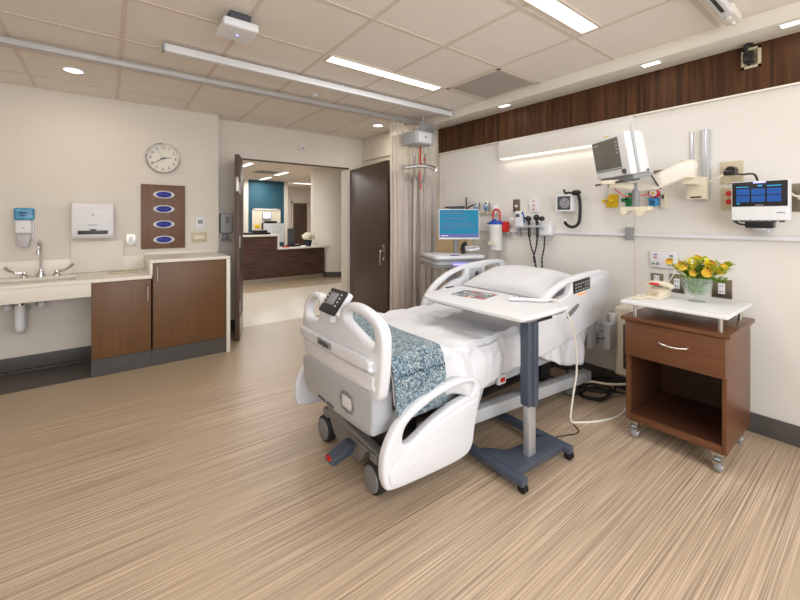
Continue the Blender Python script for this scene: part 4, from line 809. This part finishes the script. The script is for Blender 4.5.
for s, y in ((-1, N_), (1, F_)):
    b = B(); b.plate(foot_out, [foot_hole], 'y', y-.025, y+.025, .014, 5); r = obj('foot_side_rail', b, 'bedw', t)
    yo = y+s*.026
    b = B(); b.plate([(1.225, .30), (1.24, .288), (1.30, .30), (1.40, .335), (1.43, .352), (1.425, .375), (1.39, .372), (1.29, .345), (1.235, .322)], [[(1.245, .303), (1.30, .312), (1.39, .345), (1.41, .36), (1.385, .36), (1.29, .333), (1.25, .316)]], 'y', yo-.004, yo+.006, .002, 4); obj('release_grip', b, 'bedw', r)
    b = B(); b.plate([(1.24, .305), (1.30, .312), (1.39, .345), (1.405, .36), (1.38, .36), (1.29, .333)], [], 'y', yo-.003, yo+.002, .0005, 3); obj('grip_slot_shade', b, 'bedg', r)  # darker grey plate paints the shade inside the grip slot
    b = B(); b.plate([(.995, .225), (1.03, .185), (1.25, .162), (1.45, .158), (1.525, .185), (1.55, .28), (1.575, .395), (1.56, .415), (1.40, .395), (1.26, .362), (1.12, .315), (1.01, .262)], [], 'y', yo-.006, yo+.006, .004, 5); obj('outer_panel', b, 'bedw', r)
    b = B(); b.plate(sh(head_out), [sh(head_h1), sh(head_h2)] if s > 0 else [sh(head_h1)], 'y', y-.025, y+.025, .014, 5); r = obj('head_side_rail', b, 'bedw', t)
    if s < 0:
        k_ = Matrix.Translation((2.685, yo+.002, .905)) @ Matrix.Rotation(math.radians(-4), 4, 'Y')
        b = B(); b.box(-.115, .115, -.008, .004, -.042, .042, .006, mx=k_); kp = obj('control_panel', b, 'black', r)
        b = B()
        for q in range(6):
            for j in range(3):
                if (q, j) != (3, 1): b.box(-.098+.034*q, -.080+.034*q, -.0095, -.0075, -.030+.022*j, -.022+.022*j, mx=k_)
        obj('panel_keys', b, mat('key_legend', (190, 190, 186), .5), kp)
        b = B(); b.box(2.63, 2.74, yo-.003, yo+.002, .838, .850, .002); obj('status_light', b, 'orange', r)
        b = B(); b.plate([(2.49, .70), (2.53, .705), (2.63, .752), (2.65, .775), (2.62, .78), (2.52, .745), (2.49, .72)], [], 'y', yo-.002, yo+.005, .0015, 4); obj('release_grip', b, 'bedm', r)
        b = B(); b.plate([(2.85, .88), (2.93, .872), (3.03, .885), (3.05, .92), (3.0, .94), (2.85, .93)], [], 'y', yo-.002, yo+.004, .0015, 4); obj('rail_recess', b, 'bedw', r)
    else:
        yi = y-.026
        b = B(); b.box(2.30, 2.40, yi-.005, yi+.003, .745, .795, .004); kp = obj('inner_control', b, 'black', r)
        obj('red_key', bx(2.375, 2.395, yi-.008, yi-.004, .775, .79, .001), 'red', kp); obj('white_key', bx(2.31, 2.36, yi-.007, yi-.004, .76, .772, .001), 'bedw', kp)
        b = B(); b.box(2.60, 2.76, yi-.006, yi+.003, .77, .93, .01); obj('speaker_panel', b, 'bedg', r)
        b = B(); b.cyl((2.69, yi-.010, .88), (2.69, yi-.004, .88), .022); obj('rail_knob', b, 'dkgrey', r)
obj('head_post', B().box(3.06, 3.17, 1.30, 1.39, .37, .57, .015), 'bedg', t)
obj('head_roller', B().cyl((3.19, 1.34, .56), (3.19, 1.34, .63), .035, bev=.006), 'bedw', t)
obj('head_bumper', B().box(3.13, 3.18, 1.42, 2.24, .38, .46, .015), 'bedg', t)
obj('wire_hook', B().tube([(3.0, 1.37, .47), (3.05, 1.34, .46), (3.09, 1.34, .49), (3.05, 1.36, .51)], .006), 'chrome', t)
# mattress
def top_z(x):
    if x < 2.15: return .685
    s = min(1, (x-2.15)/.9); return .685+.16*s-.02*s*(1-s)
b = B(); bm = b.bm; g = []
for i in range(41):
    x = 1.07+(3.10-1.07)*i/40; zt = top_z(x)-.012; zb = zt-.165
    ring = [(1.44, zb+.03), (1.43, zt-.05), (1.44, zt-.02), (1.47, zt), (YC, zt), (2.19, zt), (2.22, zt-.02), (2.23, zt-.05), (2.22, zb+.03), (2.19, zb), (1.47, zb)]
    g.append([bm.verts.new((x, p[0], p[1])) for p in ring])
for i in range(40):
    for k in range(11): bm.faces.new((g[i][k], g[i][(k+1) % 11], g[i+1][(k+1) % 11], g[i+1][k]))
bm.faces.new(g[0]); bm.faces.new(g[-1][::-1])
obj('mattress', b, 'mattr', t)

def lerp(tab, x):
    for (a, va), (c_, vc) in zip(tab, tab[1:]):
        if x <= c_: return va+(vc-va)*max(0, (x-a))/(c_-a)
    return tab[-1][1]
def drape(x0, x1, nx, ny, ynear, yfar, ztop, hem_n, hem_f, wr, off=0.0, curl=0):
    b = B(); bm = b.bm; g = []
    for i in range(nx+1):
        x = x0+(x1-x0)*i/nx; zt = ztop(x)+off; hn = hem_n(x); hf = hem_f(x); row = []
        path = [(ynear-.012, hn), (ynear-.014, (hn+zt)/2), (ynear, zt-.045), (ynear+.018, zt-.012), (ynear+.06, zt), (YC, zt+.004), (yfar-.06, zt), (yfar-.018, zt-.012), (yfar, zt-.045), (yfar+.012, (hf+zt)/2), (yfar+.012, hf)]
        P = cat([(0, p[0], p[1]) for p in path], max(1, ny//10)); n_ = len(P)
        for k, p in enumerate(P):
            q = Vector((x, p.y, p.z)); side = 1 if p.z < zt-.03 else 0
            nz = noise.fractal(Vector((x*3.2, p.y*4+p.z*2, 3.1)), 1, 2, 4)*wr*(1.3 if side else .8)
            nz += noise.noise(Vector((x*14+p.y*5, p.y*2, 9)))*wr*.55
            if side: q.y += (-1 if p.y < YC else 1)*(abs(nz)*1.2+.009*(1+math.sin(x*16+2*math.sin(x*5)))*min(1, (zt-p.z)*4)); q.x += nz*.4
            else: q.z += max(nz, -.008)*.9+.002
            row.append(bm.verts.new(q))
        g.append(row)
    for i in range(nx):
        for k in range(len(g[0])-1): bm.faces.new((g[i][k], g[i][k+1], g[i+1][k+1], g[i+1][k]))
    return b, g
hem = lambda x: lerp([(1.06, .50), (1.40, .46), (1.55, .44), (1.72, .44), (1.85, .445), (1.95, .455), (2.05, .48), (2.20, .50), (2.40, .42), (2.47, .385), (2.60, .335), (2.74, .32), (2.83, .45), (2.95, .56), (3.1, .62)], x)+.012*noise.noise(Vector((x*11, 0, 0)))
b, g = drape(1.065, 3.06, 170, 60, 1.415, 2.245, top_z, hem, lambda x: .48 if x < 2.2 else .55, .034)
bs = obj('bed_sheet', b, 'linen'); so = bs.modifiers.new('thickness', 'SOLIDIFY'); so.thickness = .004; so.offset = -1
tag(bs, 'wrinkled white sheet spread over the mattress and hanging down the near side', 'sheet')
# knitted throw
t = thing('knitted_throw', 'blue and grey knitted throw folded across the foot of the bed', 'blanket', (1.22, YC, .5))
b, g = drape(1.060, 1.385, 50, 90, 1.398, 2.262, lambda x: .70+.012*math.sin((x-1.06)/.325*PI), lambda x: .47, lambda x: .5, .012, .006)
bk = obj('cloth', b, 'knit', t); so = bk.modifiers.new('thickness', 'SOLIDIFY'); so.thickness = .012; so.offset = 1
b = B()
for k in range(60):
    x = 1.065+.318*k/59; l = random.uniform(.03, .055); yy = 1.372+.006*random.random()
    b.tube([(x, yy, .48), (x+random.uniform(-.006, .006), yy-.006, .48-l*.6), (x+random.uniform(-.01, .01), yy-.002, .48-l)], .0028, 5, 2)
fr = obj('fringe', b, 'knit', t)
b = B()
for k in range(20):
    x = 1.08+.29*k/19; b.sph((x, 1.366, .64+.004*math.sin(k)), .0055, (.8, .8, 1.3), 1)
obj('braid_band', b, mat('dark_knit', (54, 84, 100), .9), t)
# pillow
def pillow(cx_, cy_, cz_, lx, ly, h, tilt):
    b = B(); bm = b.bm; n = 44; vs = {}
    for s in (1, -1):
        for i in range(n+1):
            for j in range(n+1):
                if s == -1 and (i in (0, n) or j in (0, n)): vs[s, i, j] = vs[1, i, j]; continue
                u_, v_ = i/n*2-1, j/n*2-1
                e = max(0, 1-abs(u_)**2.6)**.5*max(0, 1-abs(v_)**2.6)**.5
                pin = 1-.10*(1-abs(v_)**2)*(abs(u_)**4)*.6; pin2 = 1-.10*(1-abs(u_)**2)*(abs(v_)**4)*.6
                x = u_*lx/2*pin; y = v_*ly/2*pin2; z = s*e*h/2*(1 if s > 0 else .55)
                z += noise.fractal(Vector((x*7, y*7, s*3)), 1, 2, 3)*.012*e
                vs[s, i, j] = bm.verts.new((x, y, z))
    for s in (1, -1):
        for i in range(n):
            for j in range(n):
                q = (vs[s, i, j], vs[s, i+1, j], vs[s, i+1, j+1], vs[s, i, j+1]); bm.faces.new(q if s > 0 else q[::-1])
    mx = Matrix.Translation((cx_, cy_, cz_)) @ Matrix.Rotation(-tilt, 4, 'Y')
    for v in bm.verts: v.co = mx @ v.co
    return b
tag(obj('pillow', pillow(2.70, YC+.02, .862, .52, .74, .19, math.radians(12)), 'linen'), 'plump white pillow at the raised head of the bed', 'pillow')

# ============================================================ OVERBED TABLE
t = thing('overbed_table', 'wheeled overbed table with white top and slate grey post', 'table', (1.87, 1.2, 0))
b = B(); b.plate([(1.68, 1.16), (1.72, 1.135), (1.92, 1.125), (2.10, 1.135), (2.145, 1.16), (2.155, 1.4), (2.16, 1.7), (2.155, 1.93), (2.11, 1.965), (1.92, 1.955), (1.76, 1.915), (1.69, 1.87), (1.668, 1.80), (1.665, 1.6), (1.665, 1.4)], [], 'z', .845, .867, .006, 5); obj('tabletop', b, 'solid' if False else 'white', t)
obj('edge_band', B().plate([(1.69, 1.165), (1.92, 1.14), (2.13, 1.165), (2.145, 1.55), (2.135, 1.92), (1.92, 1.94), (1.76, 1.90), (1.685, 1.82), (1.68, 1.55)], [], 'z', .838, .846, .002, 5), 'bedm', t)
obj('post', B().box(1.815, 1.91, 1.175, 1.235, .355, .838, .014, 3).box(1.846, 1.880, 1.165, 1.245, .355, .838, .006), 'slate', t)
obj('inner_post', bx(1.83, 1.895, 1.185, 1.225, .045, .36, .008), 'alu', t)
obj('release_lever', bx(1.87, 2.0, 1.15, 1.18, .815, .83, .005), 'black', t)
obj('top_bracket', bx(1.76, 2.02, 1.18, 1.60, .82, .839, .004), 'slate', t)
def leg(x): return B().prism([(x-.025, 1.10), (x+.025, 1.10), (x+.028, 1.25), (x+.025, 1.92), (x-.025, 1.92), (x-.028, 1.25)], 'z', .045, .08, .006)
obj('leg', leg(1.665), 'slate', t); obj('leg', leg(2.11), 'slate', t)
obj('crossbar', B().prism([(1.68, 1.16), (2.10, 1.14), (2.10, 1.26), (2.0, 1.28), (1.80, 1.30), (1.70, 1.40), (1.68, 1.40)], 'z', .045, .085, .008), 'slate', t)
for x, y in ((1.675, 1.12), (2.12, 1.12), (1.665, 1.90), (2.11, 1.90)):
    c_ = obj('caster', B().cyl((x-.016, y, .024), (x-.004, y, .024), .024, bev=.003).cyl((x+.004, y, .024), (x+.016, y, .024), .024, bev=.003), 'black', t); obj('caster_stem', B().cyl((x, y, .02), (x, y, .05), .008), 'steel', c_)
b = B(); mx = Matrix.Translation((1.96, 1.68, .8675)) @ Matrix.Rotation(math.radians(12), 4, 'Z'); b.box(-.10, .10, -.12, .12, 0, .004, .001, mx=mx)
tag(obj('magazine', b, 'mag'), 'glossy magazine with a red and teal photo cover on overbed table', 'magazine')
t = thing('bed_controller', 'cream handheld bed controller lying on the overbed table edge', 'controller', (2.08, 1.33, .867))
b = B(); b.tube([(1.985, 1.425, .880), (2.03, 1.37, .882), (2.08, 1.31, .882), (2.12, 1.265, .880)], lambda q: .020-.007*q, 12, 6, flat=.6); obj('handset', b, 'bedw', t)
obj('buttons', B().box(2.0, 2.012, 1.395, 1.405, .891, .8945, .001).box(2.02, 2.032, 1.375, 1.385, .891, .8955, .001), 'grey', t)
tag(obj('controller_cord', B().tube([(2.12, 1.262, .880), (2.19, 1.25, .878), (2.26, 1.24, .84), (2.33, 1.24, .77), (2.415, 1.25, .655), (2.48, 1.265, .54), (2.53, 1.285, .353), (2.515, 1.30, .191), (2.50, 1.31, .05), (2.512, 1.305, .008), (2.56, 1.27, .006), (2.637, 1.222, .006), (2.82, 1.16, .006), (3.01, 1.17, .006), (3.2, 1.22, .006)], .0065), 'solid'), 'long white controller cord hanging past the bed rail to the floor', 'cord')
# coiled black cable
pts = []
for k in range(46):
    a = k*2*PI/13; r1, r2 = .16+.03*math.sin(k*.7), .10+.025*math.cos(k*.9)
    pts.append((3.03+.01*k*.3+r1*math.cos(a), 1.40+r2*math.sin(a)+.002*k*.3, .009+.0012*k))
pts = [(3.0, 1.75, .05), (3.05, 1.6, .01)]+pts+[(3.2, 1.24, .03), (3.25, 1.14, .01)]
tag(obj('power_cable', B().tube(pts, .0075, 8, 4), 'rub'), 'black cable coiled loosely on the floor under the bed head', 'cable')
tag(obj('air_hose', B().tube([(2.95, 1.62, .02), (3.02, 1.45, .10), (3.10, 1.33, .10), (3.22, 1.22, .11), (3.28, 1.10, .15)], .009), 'cream'), 'pale hose arching over the coiled black cable', 'hose')
tag(obj('thin_wire', B().tube([(2.02, 1.27, .004), (2.14, 1.24, .004), (2.25, 1.28, .004), (2.42, 1.22, .004), (2.5, 1.29, .004)], .003), 'black'), 'thin dark wire on floor beside the overbed table base', 'wire')
# wall unit
t = thing('wall_equipment_cabinet', 'cream cabinet with dark control strip on the wall behind the nightstand', 'equipment cabinet', (3.28, 1.2, .15))
obj('housing', bx(3.20, WX-.001, 1.0, 1.335, .15, .69, .03, 4), 'cream', t); obj('control_strip', bx(3.195, 3.202, 1.20, 1.265, .22, .56, .004), 'dkgrey', t)
for k in range(5): obj('switch', bx(3.190, 3.196, 1.215, 1.25, .25+.055*k, .28+.055*k, .002), 'black' if k < 4 else 'bluep', t)

# ============================================================ NIGHTSTAND
nx0, nx1, ny0, ny1 = 2.645, 3.18, .545, 1.03
t = thing('nightstand', 'brown wood bedside cabinet on casters with drawer, open shelf and white riser', 'nightstand', (2.9, .79, 0))
obj('side_panel', bx(nx0, nx1, ny0, ny0+.02, .11, .735, .002), 'woodn', t); obj('side_panel', bx(nx0, nx1, ny1-.02, ny1, .11, .735, .002), 'woodn', t)
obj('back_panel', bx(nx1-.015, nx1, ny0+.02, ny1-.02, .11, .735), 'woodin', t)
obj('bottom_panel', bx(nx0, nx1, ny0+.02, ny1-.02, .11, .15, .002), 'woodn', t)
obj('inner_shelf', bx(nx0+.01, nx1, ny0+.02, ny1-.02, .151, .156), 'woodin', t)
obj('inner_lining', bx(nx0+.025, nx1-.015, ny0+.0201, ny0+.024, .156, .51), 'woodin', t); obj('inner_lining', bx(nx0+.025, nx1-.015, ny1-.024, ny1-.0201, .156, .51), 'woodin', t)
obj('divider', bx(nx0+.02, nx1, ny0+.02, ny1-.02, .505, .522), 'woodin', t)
obj('top_panel', B().prism([(nx0-.03, ny0-.02), (nx1+.01, ny0-.02), (nx1+.01, ny1+.02), (nx0-.03, ny1+.02)], 'z', .737, .762, .007), 'woodn', t)
d = obj('drawer', bx(nx0-.018, nx0+.002, ny0+.001, ny1-.001, .520, .733, .004), 'woodn', t)
obj('handle', B().tube([(nx0-.018, .848, .642), (nx0-.034, .838, .640), (nx0-.040, .81, .634), (nx0-.042, .777, .632), (nx0-.040, .745, .634), (nx0-.034, .717, .640), (nx0-.018, .707, .642)], .0055, 10, 5), 'steel', d)
r = obj('riser_shelf', B().box(2.60, 3.155, .53, 1.045, .842, .862, .007, 3), 'white', t)
for x, y in ((2.665, .575), (2.665, .985), (3.09, .575), (3.09, .985)): obj('riser_post', B().cyl((x, y, .762), (x, y, .843), .011), 'steel', r)
for x, y in ((2.675, .585), (2.675, .99), (3.12, .585), (3.12, .99)):
    c_ = obj('caster', B().cyl((x, y-.014, .042), (x, y+.014, .042), .042, seg=32, bev=.006), 'grey', t)
    obj('caster_fork', B().box(x-.022, x+.022, y-.02, y-.015, .04, .095, .002).box(x-.022, x+.022, y+.015, y+.02, .04, .095, .002).box(x-.03, x+.03, y-.025, y+.025, .09, .108, .003), 'steel', c_)
    obj('caster_hub', B().cyl((x, y-.017, .042), (x, y+.017, .042), .022), 'bedw', c_)
    obj('brake_tab', B().box(x-.055, x-.02, y-.015, y+.015, .06, .07, .003), 'steel', c_)
# telephone
t = thing('telephone', 'cream corded telephone with red light on the white riser shelf', 'telephone', (2.86, .95, .862))
b = B(); b.prism([(2.78, .863), (2.97, .863), (2.97, .908), (2.94, .92), (2.88, .908), (2.82, .882), (2.78, .876)], 'y', .885, .985, .012); obj('base', b, 'cream', t)
b = B(); b.tube([(2.93, .87, .928), (2.92, .89, .943), (2.91, .935, .950), (2.92, .98, .943), (2.93, 1.0, .925)], lambda q: .020+.006*abs(2*q-1), 14, 5, flat=.8); obj('handset', b, 'cream', t)
b = B(); b.sph((2.885, .955, .945), .024, (.7, 1.3, .35)); obj('message_light', b, 'red', t)
b = B()
for i in range(3):
    for j in range(4): b.box(2.80+.018*i, 2.81+.018*i, .915+.018*j, .927+.018*j, .884+.008*i, .893+.008*i, .001)
obj('keypad', b, 'gold', t)
b = B(); b.box(2.69, 2.78, .965, 1.02, .863, .872, .004); b.tube([(2.72, .99, .87), (2.76, 1.0, .88), (2.80, 1.0, .87)], .006); obj('cord_rest', b, 'cream', t)
obj('telephone_cord', B().tube([(2.97, .95, .88), (3.12, .95, .93), (3.26, .955, .99), (3.325, .97, 1.03)], .003), 'cream', t)
# vase
VX, VY, VZ = 2.93, .745, .862
t = thing('glass_vase', 'clear footed glass vase holding yellow flowers on the riser shelf', 'vase', (VX, VY, VZ))
b = B(); b.lathe([(.0, .0), (.045, .0), (.046, .006), (.018, .016), (.016, .026), (.04, .038), (.068, .07), (.080, .115), (.087, .150), (.084, .150), (.076, .115), (.063, .072), (.03, .042), (0, .036)], (VX, VY, VZ), 48); obj('bowl', b, 'glass', t)
b = B(); b.lathe([(0, .037), (.03, .043), (.062, .073), (.073, .105), (0, .105)], (VX, VY, VZ), 40); obj('water', b, mat('green_tint_water', (150, 180, 130), .02, alpha=.16), t)
RV = Vector((math.cos(TH), -math.sin(TH), 0)); FV = Vector((math.sin(TH), math.cos(TH), 0)); V0 = Vector((VX, VY, VZ))
def leafmesh(b, p, d, L, w_, nrm=Vector((0, 0, 1)), bend=.25):
    d = d.normalized(); s_ = d.cross(nrm); s_ = s_.normalized() if s_.length > .01 else Vector((1, 0, 0)); n_ = s_.cross(d)
    prev = None
    for k in range(6):
        q = k/5; wd = w_*math.sin(PI*min(.97, q*.9+.06)); c_ = p+d*L*q-n_*bend*L*q*q
        tri = [b.bm.verts.new(c_-s_*wd), b.bm.verts.new(c_-n_*wd*.25), b.bm.verts.new(c_+s_*wd)]
        if prev: b.bm.faces.new((prev[0], prev[1], tri[1], tri[0])); b.bm.faces.new((prev[1], prev[2], tri[2], tri[1]))
        prev = tri
# blossoms: (right, up, toward camera, radius)
bl = [(-.115, .225, .03, .034, 'yellow rose, leftmost large bloom above the vase'), (-.02, .190, .10, .031, 'orange-yellow rose lowest at the front of the bouquet'), (.03, .230, .07, .033, 'yellow rose at the front centre of the bouquet'), (.155, .215, .02, .030, 'yellow rose standing apart at the right end of the bouquet'),
      (-.08, .185, .07, .022, 'small yellow rose low on the left of the bouquet'), (.085, .235, .0, .030, 'yellow rose high on the right side of the bouquet'), (.10, .190, .05, .024, 'small yellow rose low on the right of the bouquet'), (-.155, .245, -.02, .024, 'small yellow bud high at the left end of the bouquet'), (.045, .262, -.05, .026, 'yellow rose at the back centre of the bouquet')]
ros = None
def rosemesh():
    b = B(); rnd = random.Random(3)
    for ring, (n_, r_, tilt, hz) in enumerate(((7, .95, .15, -.15), (6, .75, .45, 0), (5, .52, .8, .1), (4, .3, 1.1, .2))):
        for k in range(n_):
            a = 2*PI*k/n_+ring*.6; cdir = Vector((math.cos(a), math.sin(a), 0)); gr = []
            for i in range(5):
                row = []
                for j in range(5):
                    u_ = (j/4-.5)*2*.62; v_ = i/4
                    rad = r_*(1-.1*v_)+.18*math.sin(PI*v_)*(1-ring*.15)+.12*v_*(ring < 2)
                    aa = a+u_*(1.1 if ring else .9); row.append(b.bm.verts.new((rad*math.cos(aa)*math.cos(tilt*v_*.6)*.9, rad*math.sin(aa)*math.cos(tilt*v_*.6)*.9, hz-.55+v_*1.15-.18*u_*u_*v_+.03*rnd.random())))
                gr.append(row)
            for i in range(4):
                for j in range(4): b.bm.faces.new((gr[i][j], gr[i][j+1], gr[i+1][j+1], gr[i+1][j]))
    b.sph((0, 0, -.05), .45, (1, 1, 1.1), 2); return b
rb = obj('rose_tmp', rosemesh(), 'petal', origin=(0, 0, 0)); RM = rb.data; RM.name = 'blossom'; bpy.data.objects.remove(rb)
for k, (rr, up, fw, rad, lab) in enumerate(bl):
    p = V0+RV*rr-FV*fw+Vector((0, 0, up)); base = V0+RV*rr*.12+Vector((0, 0, .05))
    t = thing('rose', lab, 'flower', tuple(base), 'yellow roses in the vase')
    o = bpy.data.objects.new('blossom', RM); C.objects.link(o); o.parent = t; o.location = p-base; o.scale = (rad*.82,)*3
    dv = (p-V0-Vector((0, 0, .1))); o.rotation_euler = (dv.normalized()*.45+Vector((0, 0, .35))-FV*.9).to_track_quat('Z', 'Y').to_euler()
    mid = V0+RV*rr*.45-FV*fw*.4+Vector((0, 0, .14)); obj('stem', B().tube([base, mid, p-dv.normalized()*rad*.4], .0028, 6), 'leaf', t)
rnd = random.Random(11)
def spray(n, m, name, lab, spread, rng, L, wd, fz):
    b = B()
    for k in range(n):
        rr = rnd.uniform(-spread, spread); fw = rnd.uniform(-.07, .10); up = rnd.uniform(*rng)-abs(rr)*fz
        p = V0+RV*rr-FV*fw+Vector((0, 0, up)); base = V0+RV*rr*.1+Vector((0, 0, .05)); mid = V0+RV*rr*.4-FV*fw*.4+Vector((0, 0, .14))
        b.tube([base, mid, p], .0018, 5, 4); dv = (p-V0-Vector((0, 0, .08))).normalized()
        for q in range(5):
            a = rnd.uniform(0, 2*PI); d_ = (dv*.8+Vector((math.cos(a), math.sin(a), rnd.uniform(-.2, .5)))*.75)
            leafmesh(b, p-dv*rnd.uniform(0, .05), d_, L*rnd.uniform(.6, 1.1), wd*rnd.uniform(.7, 1.1))
    o = obj(name, b, m); tag(o, lab, 'foliage', kind='stuff')
spray(24, 'leaf', 'green_foliage', 'green leaves among the yellow roses in the vase', .10, (.13, .22), .055, .012, .15)
spray(34, 'leafy', 'lime_foliage', 'yellow-green leaf sprays around the roses', .15, (.19, .27), .045, .011, .12)
spray(12, 'petal2', 'yellow_filler_blossom', 'bright yellow filler blossoms at the top of the bouquet', .13, (.24, .29), .028, .009, .15)
b = B()
for k in range(30):
    a = rnd.uniform(0, 2*PI); r_ = rnd.uniform(.0, .05); p = V0+Vector((r_*math.cos(a), r_*math.sin(a), .055)); b.tube([p, V0+Vector((r_*.5*math.cos(a+2), r_*.5*math.sin(a+2), .11)), V0+Vector((.05*math.cos(a), .05*math.sin(a), .15))], .0022, 5, 3)
    leafmesh(b, V0+Vector((.03*math.cos(a), .03*math.sin(a), rnd.uniform(.06, .12))), Vector((math.cos(a)*.5, math.sin(a)*.5, rnd.uniform(.2, 1))), .04, .010)
o = obj('submerged_stems', b, 'leaf'); tag(o, 'green stems and leaves crowded inside the glass vase', 'stems', kind='stuff')
